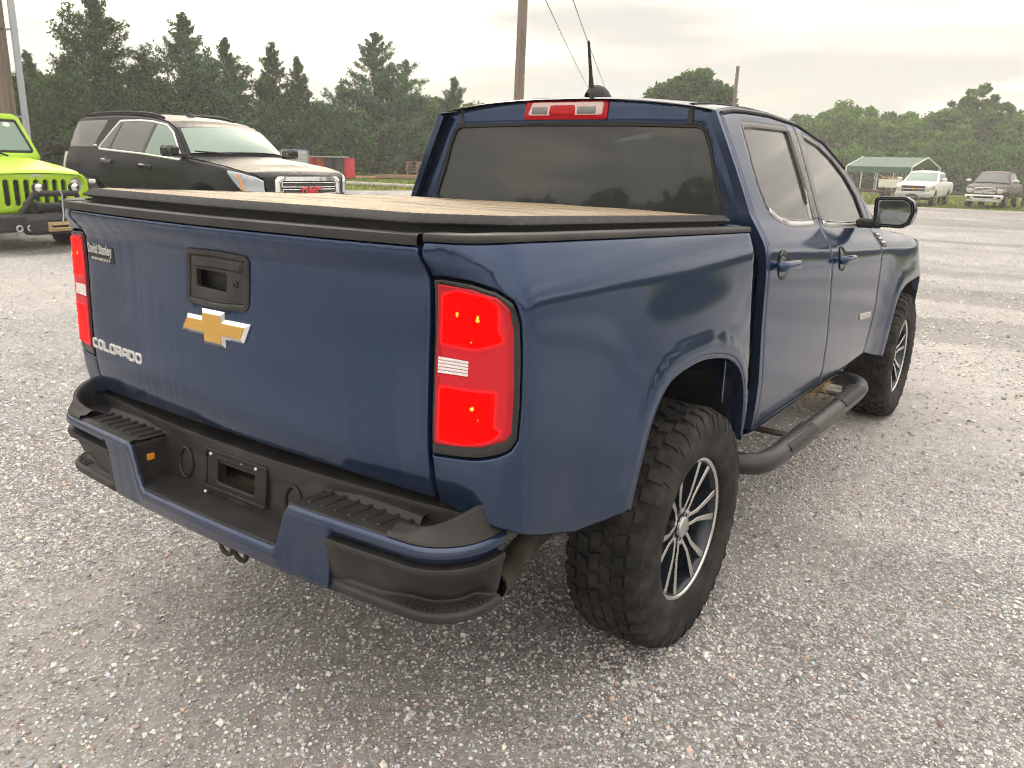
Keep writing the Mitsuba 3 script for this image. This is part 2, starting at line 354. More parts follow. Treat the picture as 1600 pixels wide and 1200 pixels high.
def BED(ab):
    s=np.asarray(ab[:,0],float); z=np.asarray(ab[:,1],float)
    th=np.clip((s-L1)/RC,0,np.pi/2)
    bx=np.where(s<L1,.70+s,XS-RC+RC*np.sin(th))
    y0=-1.087+.045*((np.minimum(bx,XS-RC))/.70)**2
    y0e=-1.087+.045*((XS-RC)/.70)**2
    by=np.where(s<L1,y0,y0e+RC*(1-np.cos(th)))+np.maximum(s-L1-L2,0)
    w=np.clip((bx-.70)/(XS-.70),0,1)
    sx=side_x(by,z,False)
    # the seam edge follows the tailgate lip
    lip=tg_prof(z)*(1-sstep(.0,.30,s))
    x=bx+(sx-XS)*w+flare(by,z,REAR_AX)*sstep(L1+L2*.6,L1+L2+.15,s)
    return np.stack([x,by+lip,z],-1)
TZ=np.array([.74,.80,.86,.95,1.10,1.24,1.285,1.315,1.335,1.352,1.37,1.385])
TY=np.array([.036,.020,.003,-.004,.000,.005,.004,-.009,-.027,-.035,-.030,-.018])
_tg=PchipInterpolator(TZ,TY)
def tg_prof(z): return _tg(np.clip(z,.74,1.385))
def TG(ab):
    x,z=ab[:,0],ab[:,1]
    return np.stack([x,yrear(x)+tg_prof(z),z],-1)
def SIDE(ab):
    y,z=ab[:,0],ab[:,1]
    x=side_x(y,z,True)
    t=np.clip((y-3.2)/1.0,0,1)
    x=x+flare(y,z,FRONT_AX)-.22*t**2.4
    return np.stack([x,y,z],-1)
def CABR(ab):
    x,z=ab[:,0],ab[:,1]
    return np.stack([x,.550+.022*(x/.65)**2+.06*(z-1.36),z],-1)
# ------------------------------------------------------------------ ground
def gz(x, y):
    x = np.asarray(x, float); y = np.asarray(y, float); r = np.hypot(x, y); az = np.degrees(np.arctan2(x, y))
    w = sstep(-13, -34, az)*sstep(-175, -125, az)
    return w*(.20*sstep(4.5, 10, r)+.36*sstep(12, 50, r))-.26*(1-w)*sstep(14, 48, r)
def sheet(poly, lift, h0=.5, bump=0., seed=1, rmax=1e9):
    """a ground sheet over a polygon with finer triangles near the origin"""
    g = []
    for r0, r1, h in ((0, 6, h0*.5), (6, 20, h0*1.2), (20, 60, h0*3), (60, 900, h0*16)):
        r1 = min(r1, rmax)
        if r0 >= r1: break
        q = np.stack(np.meshgrid(np.arange(-r1, r1, h), np.arange(-r1, r1, h)), -1).reshape(-1, 2)
        d = np.abs(q).max(1); g.append(q[(d >= r0) & (d < r1)])
    g = np.vstack(g)+1e-3*np.random.default_rng(seed).normal(size=(sum(map(len, g)), 2))
    g = g[shapely.contains_xy(poly.buffer(-h0*.1), g[:, 0], g[:, 1])]
    b = dens(poly.exterior, max(.4, h0)) if rmax > 500 else dens(poly.exterior, h0*.6)
    ab = np.vstack([b, g]); t = Delaunay(ab).simplices; c = ab[t].mean(1); t = t[shapely.contains_xy(poly, c[:, 0], c[:, 1])]
    e1, e2 = ab[t[:, 1]]-ab[t[:, 0]], ab[t[:, 2]]-ab[t[:, 0]]; cr = e1[:, 0]*e2[:, 1]-e1[:, 1]*e2[:, 0]
    t[cr < 0] = t[cr < 0][:, ::-1]; t = t[np.abs(cr) > 1e-9]
    z = gz(ab[:, 0], ab[:, 1])+lift
    if bump: z = z+bump*(meshkit.fbm(np.column_stack([ab*.9, 0*ab[:, 0]]), 3, 4)-.5)*sstep(2, 5, np.hypot(ab[:, 0]-.5, ab[:, 1]-1)+1.5)
    return trimesh.Trimesh(np.column_stack([ab, z]), t, process=False)
put('ground', sheet(Polygon([(-310, -290), (310, -290), (310, 330), (-310, 330)]), -.03, .5, rmax=331), 'm_grass', True); tag('ground', kind='structure')
LOT = Polygon(crv([(-60, 2), (-34, 9), (-23, 17), (-18.5, 24), (-16, 34), (-13, 43), (-8, 46.6), (0, 46.8), (12, 45), (34, 38), (60, 20), (70, -10), (50, -34), (10, -40), (-30, -36), (-58, -20)], 90))
put('gravel_lot', sheet(LOT, 0., .28, .035), 'm_gravel', True); tag('gravel_lot', kind='structure')
cx = np.linspace(0, 1, 30)
CL = Polygon(crv([(-38, 22), (-33.5, 29), (-28, 35), (-23.5, 38.5), (-22.5, 36.5), (-27, 31.5), (-31.5, 25.5), (-35, 20)], 40))
put('clay_strip', sheet(CL, .006, .5), 'm_clay', True); tag('clay_strip', kind='structure')

# loose stones lying on the lot: one mass, sizes and tones mixed
def stones(n, base, rng, lo, hi, region, seed):
    V0, F0 = base
    pos = region(rng, n)
    patch = meshkit.fbm(np.column_stack([pos*.55, 0*pos[:, 0]+2.]), 4, 2)
    keep = rng.random(len(pos)) < np.clip(1.25-1.6*sstep(.40, .62, patch), .42, 1)
    pos = pos[keep]; n = len(pos)
    r = np.exp(rng.normal(np.log(lo), .36, n)); r = np.clip(r, lo*.45, hi); r *= np.where(rng.random(n) < .012, 1.35, 1.)
    q = rng.normal(size=(n, 4)); q /= np.linalg.norm(q, axis=1, keepdims=True)
    w, x, y, z = q.T
    Rm = np.stack([np.stack([1-2*(y*y+z*z), 2*(x*y-z*w), 2*(x*z+y*w)], -1), np.stack([2*(x*y+z*w), 1-2*(x*x+z*z), 2*(y*z-x*w)], -1), np.stack([2*(x*z-y*w), 2*(y*z+x*w), 1-2*(x*x+y*y)], -1)], 1)
    sc = rng.uniform(.62, 1.25, (n, 1, 3))
    v = V0[None]*(1+rng.uniform(-.26, .26, (n, len(V0), 1)))*sc
    v = np.einsum('nij,nkj->nki', Rm, v); v[..., 2] *= .72
    v = v*r[:, None, None]
    zg = gz(pos[:, 0], pos[:, 1])+.035*(meshkit.fbm(np.column_stack([pos*.9, 0*pos[:, 0]]), 3, 4)-.5)*sstep(2, 5, np.hypot(pos[:, 0]-.5, pos[:, 1]-1)+1.5)
    v[..., 0] += pos[:, :1]; v[..., 1] += pos[:, 1:]; v[..., 2] += (zg+r*.28)[:, None]
    f = (F0[None]+np.arange(n)[:, None, None]*len(V0)).reshape(-1, 3)
    t = rng.beta(2.4, 2.4, n)*.66+.14
    kind = rng.random(n)
    c = np.where(kind[:, None] < .66, np.array([1., .99, .98]), np.where(kind[:, None] < .84, np.array([1., .93, .85]), np.where(kind[:, None] < .95, np.array([.80, .88, .98]), np.array([1., .74, .62]))))*t[:, None]
    return v.reshape(-1, 3), f, np.repeat(np.clip(c, .02, .82), len(V0), 0)
ico = trimesh.creation.icosahedron(); octa = trimesh.creation.icosahedron()
oc = (np.array([[1, 0, 0], [-1, 0, 0], [0, 1, 0], [0, -1, 0], [0, 0, 1], [0, 0, -1.]]), np.array([[0, 2, 4], [2, 1, 4], [1, 3, 4], [3, 0, 4], [2, 0, 5], [1, 2, 5], [3, 1, 5], [0, 3, 5]]))
FWD = np.array([_f[0], _f[1]])/np.hypot(_f[0], _f[1])
def wedge(r0, r1, pw, half=46):
    def f(rng, n):
        a = math.atan2(FWD[0], FWD[1])+np.radians(rng.uniform(-half, half, n)); u = rng.random(n); d = (r0**pw+(r1**pw-r0**pw)*u)**(1/pw)
        return np.column_stack([CAM[0]+d*np.sin(a), CAM[1]+d*np.cos(a)])
    return f
g1 = np.random.default_rng(11)
S1 = stones(150000, oc, g1, .0047, .013, wedge(1.2, 5.0, 1.45), 1)
S2 = stones(75000, oc, g1, .0088, .022, wedge(4.8, 22, .9, 40), 2)
S3 = stones(15000, oc, g1, .008, .02, lambda r, n: r.uniform([-7, -7], [7, 7], (n, 2)), 3)
vs = np.vstack([S1[0], S2[0], S3[0]]); o1, o2 = len(S1[0]), len(S1[0])+len(S2[0])
scene['gravel'] = mikit.ply(trimesh.Trimesh(vs, np.vstack([S1[1], S2[1]+o1, S3[1]+o2]), process=False), 'm_stone', smooth=False, color=np.vstack([S1[2], S2[2], S3[2]])*1.25)
tag('gravel', 'loose grey and tan crushed stone scattered over the lot', 'gravel', kind='stuff')

# grass blades on the verge and in the field
def blades(n, region, h0, h1, rng, w=.012):
    p = region(rng, n); n = len(p); h = rng.uniform(h0, h1, n); a = rng.uniform(0, 2*np.pi, n); l = rng.uniform(.1, .5, n)*h
    z = gz(p[:, 0], p[:, 1])-.03
    dx, dy = np.cos(a), np.sin(a); ww = w*rng.uniform(.7, 1.6, n)
    A = np.column_stack([p[:, 0]-dy*ww, p[:, 1]+dx*ww, z]); B = np.column_stack([p[:, 0]+dy*ww, p[:, 1]-dx*ww, z]); C = np.column_stack([p[:, 0]+dx*l, p[:, 1]+dy*l, z+h])
    v = np.stack([A, B, C], 1).reshape(-1, 3)
    t = meshkit.fbm(np.column_stack([p*.4, 0*p[:, 0]]), 3, 6)[:, None]+rng.uniform(-.15, .15, (n, 1))
    c = np.clip(np.array([.075, .125, .028])*(1-t)+np.array([.20, .215, .06])*t, .01, .6)
    return v, np.arange(3*n).reshape(-1, 3), np.repeat(c, 3, 0)
def inpoly(P, ex=None):
    def f(rng, n):
        x0, y0, x1, y1 = P.bounds; q = rng.uniform([x0, y0], [x1, y1], (n, 2)); ok = shapely.contains_xy(P, q[:, 0], q[:, 1])
        return q[ok]
    return f
FIELD = Polygon([(-46, 14), (-20, 18), (-16.5, 34), (-13.5, 43.3), (-8, 47), (0, 47.2), (8, 46.2), (14, 60), (-10, 72), (-22, 66), (-36, 44)]).difference(LOT).difference(CL.buffer(.2))
b = blades(90000, inpoly(FIELD), .05, .16, np.random.default_rng(4), .02)
scene['grass'] = mikit.ply(trimesh.Trimesh(b[0], b[1], process=False), {'type': 'ref', 'id': 'm_leaf'}, smooth=False, color=b[2])
tag('grass', 'green and yellowing grass growing beyond the gravel lot', 'grass', kind='stuff')

# ------------------------------------------------------------------ trees
def leaf_cloud(c, size, rng, tone, jitter=.3, up=.35):
    """small two-triangle leaf sprays at the points c"""
    n = len(c); d = rng.normal(size=(n, 3)); d[:, 2] = np.abs(d[:, 2])*up; d /= np.linalg.norm(d, axis=1, keepdims=True)
    e = np.cross(d, rng.normal(size=(n, 3))); e /= np.linalg.norm(e, axis=1, keepdims=True)
    s = (size*rng.uniform(.6, 1.4, n))[:, None] if np.ndim(size) == 0 else (size*rng.uniform(.7, 1.3, n))[:, None]
    v = np.stack([c-e*s*.45, c+d*s-e*s*.1, c+e*s*.45, c-d*s*.6], 1).reshape(-1, 3)
    k = np.arange(n)[:, None]*4
    f = np.vstack([k+[0, 1, 2], k+[0, 2, 3]])
    col = np.clip(tone*(1+rng.uniform(-jitter, jitter, (n, 1))), .003, .5)
    return v, f, np.repeat(col, 4, 0)
def tree_key(name, lab, cat, group, trunk, crown):
    k = name; i = 0
    while k+'__crown' in scene: i += 1; k = '%s_%03d' % (name, i)
    scene[k+'__trunk'] = mikit.ply(trunk, 'm_bark', smooth=50)
    scene[k+'__crown'] = mikit.ply(trimesh.Trimesh(crown[0], crown[1], process=False), 'm_leaf', smooth=False, color=crown[2])
    labels[k+'__crown'] = {'kind': 'stuff'}
    tag(k, lab, cat, group); return k
def conifer(px, py, h, rad, seed, lab, tone=(.030, .052, .022), lean=0., leaf=.16, n=9000, power=.85, blue=0., spread=.35):
    rng = np.random.default_rng(seed); z0 = float(gz(px, py))
    tone = (np.array(tone)*(1-blue)+np.array([.060, .092, .075])*blue)*np.array([1.6, 1.9, 1.55])
    tr = tube(np.column_stack([px+lean*np.linspace(0, 1, 12)**2*h*.1+.05*np.sin(np.arange(12)*1.3+seed), np.full(12, py), z0+np.linspace(0, .96*h, 12)]), np.linspace(.022*h+.05, .015, 12), 8)
    C, S, Tn = [], [], []
    nb = int(95+h*9)
    for i in range(nb):
        u = (i+rng.random())/nb; u = u**1.15
        zz = .02*h+u*.97*h
        a = rng.uniform(0, 2*np.pi)
        lob = 1+.28*np.sin(a*2+seed)+.20*np.sin(a*3+seed*1.7+u*5)
        L = rad*lob*(1-u)**power*rng.uniform(.62, 1.15)*(.72+.28*sstep(0, .14, u))+.12
        rise = rng.uniform(.15, .75)*(.35+.8*u)
        k = max(4, int(n/nb*(.35+1.3*(L/rad))))
        t = rng.random(k)**.62
        q = np.stack([np.cos(a)*L*t, np.sin(a)*L*t, rise*L*t*t+.02*h*t], 1)
        wd = (.10+.20*(1-t))*max(L, .25)*spread*1.6+.035
        q += rng.normal(size=(k, 3))*np.stack([wd, wd, wd*.75], 1)
        q += [px+lean*(zz/h)**2*h*.1, py, z0+zz]
        C.append(q); bt = rng.uniform(.72, 1.28)
        yl = rng.random() < .22
        Tn.append(np.tile(tone*bt*(np.array([1.25, 1.15, .75]) if yl else 1), (k, 1))*(1+.35*(t[:, None]-.5)*0)); S.append(np.full(k, leaf*(.55+.6*(1-u))))
    C = np.vstack(C); ok = C[:, 2] > z0+.02; 
    v, f, c = leaf_cloud(C[ok], np.concatenate(S)[ok], rng, np.vstack(Tn)[ok], up=1.1)
    return tree_key('cedar_tree', lab, 'tree', 'cedar trees behind the parked vehicles', tr, (v, f, c))
def broadleaf(px, py, h, rad, seed, lab, tone=(.045, .078, .022), n=9000, leaf=.30, group='trees along the far side of the lot', base=.12, name='broadleaf_tree', airy=0.):
    rng = np.random.default_rng(seed); z0 = float(gz(px, py)); tone = np.array(tone)*np.array([1.95, 2.3, 1.9])
    limbs = [tube(np.column_stack([px+.1*np.sin(np.arange(7)+seed), py+0*np.arange(7), z0+np.linspace(0, .72*h, 7)]), np.linspace(.03*h, .05, 7), 7)]
    C, Tn, S = [], [], []
    nc = int((48+rad*9)*(1+1.2*airy))
    for i in range(nc):
        while True:
            q = rng.uniform(-1, 1, 3)
            if q@q < 1: break
        q /= max(np.linalg.norm(q), 1e-3)**.55
        r = rad*rng.uniform(.17, .36)*(1-.3*max(0, q[2]))*(1-.45*airy)
        lo_, hi_ = base*h+.4*r, h-.75*r
        zc = lo_+(hi_-lo_)*(.5+.5*q[2]*(1 if q[2] < 0 else rng.uniform(.75, 1.)))
        lob = 1+.16*math.sin(3*math.atan2(q[1], q[0])+seed)
        c = np.array([px+q[0]*(rad-r*.6)*lob, py+q[1]*(rad-r*.6)*lob, z0+zc])
        k = int(n/nc*rng.uniform(.7, 1.3)); d = rng.normal(size=(k, 3)); d /= np.linalg.norm(d, axis=1, keepdims=True)
        rr = r*rng.random(k)**.38*(1+.25*rng.normal(size=k)*.5)
        C.append(c+d*rr[:, None]*[1, 1, .78]); bt = rng.uniform(.70, 1.30); hue = rng.uniform(-.1, .18)
        Tn.append(np.tile(tone*bt*[1+hue, 1, 1-hue], (k, 1))); S.append(np.full(k, leaf))
        if i % 3 == 0: limbs.append(tube(np.linspace([px, py, z0+h*.25+.2*(zc-h*.25)], c, 5), np.linspace(.012*h, .02, 5), 5))
    C = np.vstack(C); ok = C[:, 2] > z0+.05
    v, f, c = leaf_cloud(C[ok], np.concatenate(S)[ok], rng, np.vstack(Tn)[ok], up=.8)
    return tree_key(name, lab, 'tree', group, cat_(limbs), (v, f, c))
def view(px, py, d):
    """a point seen at pixel (px, py) of the 1600 x 1200 photograph at distance d along the view: used to read positions off the photograph"""
    F_ = 1275.3; return CAM+d*(_f+_R*(px-800)/F_-_U*(py-600)/F_)
_R = math.cos(ROLL)*_r+math.sin(ROLL)*_u; _U = -math.sin(ROLL)*_r+math.cos(ROLL)*_u
def spot(px, d):
    q = view(px, 250, d); return float(q[0]), float(q[1])
def height_at(px, py, d):
    q = view(px, py, d); return float(q[2]-gz(q[0], q[1]))
CED = [ # px of the top, py of the top, distance, radius, bluish, label
    (62, 92, 34, 2.3, .45, 'greyish cedar at the far left behind the utility pole', 3, .0),
    (118, 100, 36, 2.2, .0, 'ragged dark cedar between the utility pole and the tallest cedar', 4, .0),
    (172, 4, 34, 3.1, .0, 'tallest cedar, dark green with a narrow bent top, above the dark SUV', 5, -.3),
    (238, 92, 35, 2.0, .0, 'short bushy dark cedar just right of the tallest cedar', 6, .0),
    (306, 36, 37, 2.6, .55, 'blue grey cedar with a wispy top leaning left above the SUV roof', 7, -.5),
    (363, 74, 42, 2.8, .15, 'yellowish green cedar directly behind the SUV bonnet', 8, .0),
    (432, 80, 44, 2.3, .0, 'dark twin-topped cedar, left half, behind the SUV grille', 9, .0),
    (470, 100, 45, 2.2, .0, 'dark cedar with a stepped right flank beside the pale cedar', 10, .0),
    (537, 138, 46, 1.5, .5, 'small pointed grey cedar at the left foot of the large pale cedar', 11, .0),
    (587, 66, 46, 3.5, .85, 'large pale blue grey cedar with a spiky open top', 12, .0),
    (634, 104, 49, 2.0, .8, 'pale spiky cedar leaning against the large pale cedar', 13, .0),
    (708, 130, 50, 2.6, .75, 'pale conical cedar just left of the truck cab', 14, .0)]
for px, py, d, rad, bl, lab, sd, ln in CED:
    d += 5; rad *= 1.12
    x, y = spot(px, d); h = height_at(px, py, d)
    conifer(x, y, h*1.02, rad*h/7.2, sd, lab, blue=bl, lean=ln, n=int(21000*max(.6, rad*h/7.2/2.7)**1.5), spread=.27 if bl < .6 else .21, power=.92, leaf=.135)
for i, (px, py, d, rad, lab) in enumerate([(262, 165, 39, 2.3, 'low dark cedar filling the gap left of the blue grey cedar'), (20, 140, 38, 2.6, 'low dark cedar behind the utility pole'), (410, 185, 46, 2.2, 'low dark cedar filling the gap behind the SUV bonnet'),
        (500, 175, 47, 2.3, 'low grey green cedar behind the plastic barrels'), (655, 170, 53, 2.6, 'low grey cedar behind the pallet stack'), (90, 150, 39, 2.4, 'low cedar below the ragged dark cedar')]):
    x, y = spot(px, d); d += 5; h = height_at(px, py, d); conifer(x, y, h, rad*1.25, 30+i, lab, blue=.25 if i > 2 else 0., n=15000, power=.6, spread=.36)
for i, (px, py, d, rad, lab) in enumerate([(646, 142, 66, 3.6, 'light green round tree showing between the pale cedars'), (680, 150, 68, 3.2, 'light green tree behind the pale conical cedar'), (735, 158, 70, 3.0, 'light green tree top right beside the truck cab pillar'), (850, 150, 95, 2.4, 'tiny green tree top showing above the truck roof')]):
    x, y = spot(px, d); h = height_at(px, py, d); broadleaf(x, y, h, rad, 50+i, lab, tone=(.075, .115, .034), n=5000, leaf=.34, group='light green trees beyond the cedars')
x, y = spot(1078, 62); broadleaf(x, y, height_at(1075, 101, 62), 3.5, 60, 'dark rounded tree standing alone above the truck roof', tone=(.036, .060, .020), n=22000, leaf=.24, group=None, name='lone_tree', base=.3)
FAR = [(1265, 170, 92, 4.2, 'airy small-leaved tree at the left end of the far woods', .8), (1322, 160, 88, 5.2, 'broad green tree with a raised crown behind the carport roof', .0), (1385, 175, 90, 5.0, 'light green tree right of the broad tree behind the carport', .0), (1432, 178, 88, 4.6, 'green tree behind the carport gable', .0),
       (1478, 165, 84, 4.6, 'mid green tree left of the tall feathery tree', .1), (1516, 135, 84, 4.0, 'tall feathery tree rising above the far woods', .9), (1562, 170, 84, 4.6, 'dark green tree right of the tall feathery tree', .1), (1605, 168, 82, 4.8, 'dark green tree at the right edge behind the brown pickup', .0), (1655, 165, 84, 5., 'green tree just outside the right edge of the woods', 0.)]
for i, (px, py, d, rad, lab, airy) in enumerate(FAR):
    x, y = spot(px, d); broadleaf(x, y, height_at(px, py, d)*1.03, rad, 70+i, lab, tone=[(.050, .085, .024), (.062, .100, .028), (.042, .072, .022)][i % 3], n=20000, leaf=.30 if not airy > .5 else .26, airy=airy, base=.06)
for i, (px, py, d, rad, lab) in enumerate([(1290, 225, 80, 4.2, 'low bushy tree behind the left end of the carport'), (1345, 225, 79, 4.4, 'low bushy tree directly behind the carport roof'), (1405, 222, 78, 4.4, 'low bushy tree behind the white pickup'), (1462, 218, 76, 4.4, 'low bushy tree between the white and brown pickups'), (1530, 215, 76, 4.8, 'low dark bushy tree behind the brown pickup'), (1590, 215, 75, 4.8, 'low bushy tree at the right edge of the photo'), (1640, 215, 75, 5., 'low bushy tree just past the right edge')]):
    x, y = spot(px, d); broadleaf(x, y, height_at(px, py, d), rad, 90+i, lab, tone=(.040, .072, .022), n=13000, leaf=.32, base=.0)
# woods on the other sides of the lot, which the glass and paint reflect
rb = np.random.default_rng(21); wv, wf_, wc, wo = [], [], [], 0
for i in range(110):
    a = math.radians(5+i*2.72); R_ = rb.uniform(50, 60)+25*(i < 22); h = rb.uniform(4.2, 6.0)+1.6*math.sin(i*.21); rad = rb.uniform(2.2, 3.6); q = np.array([CAM[0]+R_*math.sin(a), CAM[1]+R_*math.cos(a), 0])
    c = rb.normal(size=(900, 3)); c /= np.linalg.norm(c, axis=1, keepdims=True); c *= rb.random((900, 1))**.3*[rad, rad, h*.5]; c += q+[0, 0, h*.5+float(gz(q[0], q[1]))]
    v, f, co = leaf_cloud(c, .64, rb, np.array([.07, .10, .035])*rb.uniform(.8, 1.2)); wv.append(v); wf_.append(f+wo); wc.append(co); wo += len(v)
scene['far_woods'] = mikit.ply(trimesh.Trimesh(np.vstack(wv), np.vstack(wf_), process=False), 'm_leaf', smooth=False, color=np.vstack(wc))
tag('far_woods', 'belt of woods behind the camera, mirrored in the truck windows', 'woods', kind='stuff')

# ------------------------------------------------------------------ poles, wires, fence, carport, clutter
def stand(px, d, lift=0.):
    x, y = spot(px, d); return np.array([x, y, float(gz(x, y))+lift])
b0 = view(7, 150, 15.5); zb0 = float(gz(b0[0], b0[1]))
UP = 'utility_pole'
tag(UP, 'weathered wooden utility pole at the left edge with a grey conduit strapped to it', 'utility pole')
put(UP+'__post', tube([(b0[0], b0[1], zb0), (b0[0], b0[1], zb0+9.5)], [.175, .13], 18), 'm_wood', 60)
side = np.array([_r[0], _r[1], 0]); side /= np.linalg.norm(side)
cpos = np.array([b0[0], b0[1], 0])+side*.34
put(UP+'__conduit', tube([cpos+[0, 0, zb0], cpos+[0, 0, zb0+9]], .062, 14), 'm_galv', 60)
for z in (1.9, 3.45, 5.2):
    put(UP+'__bracket', cat_([bx([b0[0]+side[0]*.2, b0[1]+side[1]*.2, zb0+z], [.36, .03, .03], .003, rotm(math.atan2(side[1], side[0]), [0, 0, 1])), xf(lathe([(-.02, .069), (.02, .069)], 16, 'z'), place(cpos+[0, 0, zb0+z]))]), 'm_galv', 30)
    put(UP+'__strap', tube([np.array([b0[0], b0[1], zb0+z])+.178*np.array([math.cos(a), math.sin(a), 0]) for a in np.linspace(0, 2*np.pi, 20)], .008, 5), 'm_dark_metal', 40)
put(UP+'__cable', tube([(b0[0]+side[0]*.17, b0[1]+side[1]*.17-.05, zb0), (b0[0]+side[0]*.17, b0[1]+side[1]*.17-.05, zb0+2.9)], .014, 6), 'm_black', 60)
P2 = 'utility_pole_001'
pb_ = view(805, 250, 23); zt = float(gz(pb_[0], pb_[1])); lean = (view(818, 0, 23)-view(806, 250, 23)); lean_h = lean-_up*0
dirp = np.array([side[0]*.018, side[1]*.018, 1.])
put(P2+'__post', tube([np.array([pb_[0], pb_[1], zt])+dirp*z for z in (-.1, 10.)], [.15, .115], 16), 'm_wood', 60)
tag(P2, 'tall bare wooden utility pole rising behind the truck roof', 'utility pole')
put(P2+'__crossarm', bx(np.array([pb_[0], pb_[1], zt])+dirp*9.6, [2.2, .1, .12], .01), 'm_wood', 30)
p3 = stand(1136, 50); h3 = height_at(1138, 107, 50)
put('wooden_post', tube([p3, p3+[.15, 0, h3]], [.12, .10], 12), 'm_wood', 60); tag('wooden_post', 'short bare wooden pole beside the lone dark tree', 'pole')
for i, (a, b) in enumerate((((857, -5, 26), (935, 165, 75)), ((899, -5, 26), (958, 165, 75)))):
    A, B = view(*a), view(*b); A = A+(A-B)*.4; tt_ = np.linspace(0, 1, 24)[:, None]; w = A+(B-A)*tt_; w[:, 2] -= (.9*(1-(2*tt_[:, 0]-1)**2))*.35
    k = put('power_line', tube(w, .014, 6), 'm_dark_metal', 60); tag(k, 'thin overhead wire, left one of the two above the truck roof' if i == 0 else 'thin overhead wire, right one of the two above the truck roof', 'wire', 'overhead wires')
# rail fence on the right, across the verge
fa = view(1345, 291, 50); fb = view(1620, 321, 47.5)
fdir = (fb-fa); 
FN = 'rail_fence'; tag(FN, 'low dark wooden rail fence along the grass behind the pickups', 'fence')
for i in range(9):
    A = fa+fdir*(i-1.0)/6.5; B = fa+fdir*(i-.01)/6.5
    A[2] = max(gz(A[0], A[1])+.62, 0)+0; B[2] = gz(B[0], B[1])+.60
    A[2] = gz(A[0], A[1])+.62
    put(FN+'__rail', tube([A, (A+B)/2+[0, 0, -.01], B], .075, 8), 'm_rail_wood', 60)
    put(FN+'__post', tube([(A[0], A[1], gz(A[0], A[1])-.05), (A[0], A[1], gz(A[0], A[1])+.72)], .08, 8), 'm_rail_wood', 60)
# carport
CP = 'carport'; tag(CP, 'open carport with green metal gable roof on thin posts', 'carport')
cB = view(1424, 270, 64); zg = float(gz(cB[0], cB[1])); ze = zg+2.15
fw_ = np.array([cB[0]-CAM[0], cB[1]-CAM[1], 0]); fw_ /= np.linalg.norm(fw_); rt_ = np.array([fw_[1], -fw_[0], 0]); th_ = math.radians(24)
Lu = -rt_*math.cos(th_)+fw_*math.sin(th_); Wu = rt_*math.sin(th_)+fw_*math.cos(th_)
ll, ww_ = 5.4, 5.2; o_ = np.array([cB[0], cB[1], 0])
rise = .78
def cp(a, b, z): return o_+Lu*a+Wu*b+[0, 0, z]
zev = ze
for s_i, (b0_, b1_) in enumerate(((0, ww_/2), (ww_, ww_/2))):
    n_p = 9
    for j in range(n_p):
        a0, a1 = ll*j/n_p, ll*(j+1)/n_p-.02
        q = [cp(a0, b0_, zev), cp(a1, b0_, zev), cp(a1, b1_, zev+rise), cp(a0, b1_, zev+rise)]
        q2 = [p_+[0, 0, -.03] for p_ in q]
        m_ = trimesh.convex.convex_hull(np.array(q+q2)); put(CP+'__roof_panel', m_, 'm_green_roof', 20)
    m_ = trimesh.convex.convex_hull(np.array([cp(0, b0_, zev-.02), cp(ll, b0_, zev-.02), cp(0, b0_, zev-.48), cp(ll, b0_, zev-.48)]+[cp(a, b0_+(.03 if s_i == 0 else -.03), z) for a in (0, ll) for z in (zev-.02, zev-.48)])); put(CP+'__side_panel', m_, 'm_green_roof', 20)
for a in (0, ll):
    put(CP+'__gable_trim', tube([cp(a, 0, zev-.5), cp(a, 0, zev), cp(a, ww_/2, zev+rise), cp(a, ww_, zev), cp(a, ww_, zev-.5)], .06, 8), 'm_post_white', 40)
for j in range(5):
    for b_ in (0.05, ww_-.05):
        q = cp(ll*j/4*.98+.08, b_, 0); put(CP+'__post', tube([q+[0, 0, gz(q[0], q[1])], q+[0, 0, zev]], .05, 8), 'm_post_white', 50)
# small white utility trailer under the carport
UT = 'utility_trailer'; tag(UT, 'small white flat trailer with dark wheels parked under the carport', 'trailer')
q = view(1402, 287, 57); zt_ = float(gz(q[0], q[1])); M = place([q[0], q[1], zt_], math.atan2(Wu[1], Wu[0]))
put(UT+'__box', xf(cat_([bx([0, 0, .75], [2.6, 1.4, .08], .01), bx([0, -.70, 1.0], [2.6, .04, .5], .01), bx([0, .70, 1.0], [2.6, .04, .5], .01), bx([-1.3, 0, 1.0], [.04, 1.4, .5], .01)]), M), 'm_white', 30)
for x in (-.35, .45):
    for s in (-.78, .78): put(UT+'__wheel', xf(xf(lathe([(-.09, .05), (-.09, .30), (-.05, .34), (.05, .34), (.09, .30), (.09, .05)], 20, 'y'), place([x, s, .34])), M), 'm_rubber', 40)
put(UT+'__drawbar', xf(tube([(1.3, 0, .7), (2.3, 0, .55)], .05, 8), M), 'm_dark_metal', 40)
q2 = view(1412, 277, 57.5); br = np.random.default_rng(9)
pile = [tube([np.array([q[0], q[1], zt_+.95])+br.normal(0, 1, 3)*[.5, .5, .15], np.array([q[0], q[1], zt_+1.25])+br.normal(0, 1, 3)*[.6, .6, .2]], .02, 5) for _ in range(60)]
put('brush_pile', cat_(pile), 'm_straw', 50); tag('brush_pile', 'heap of pale dry brush loaded on the small trailer', 'brush', kind='stuff')
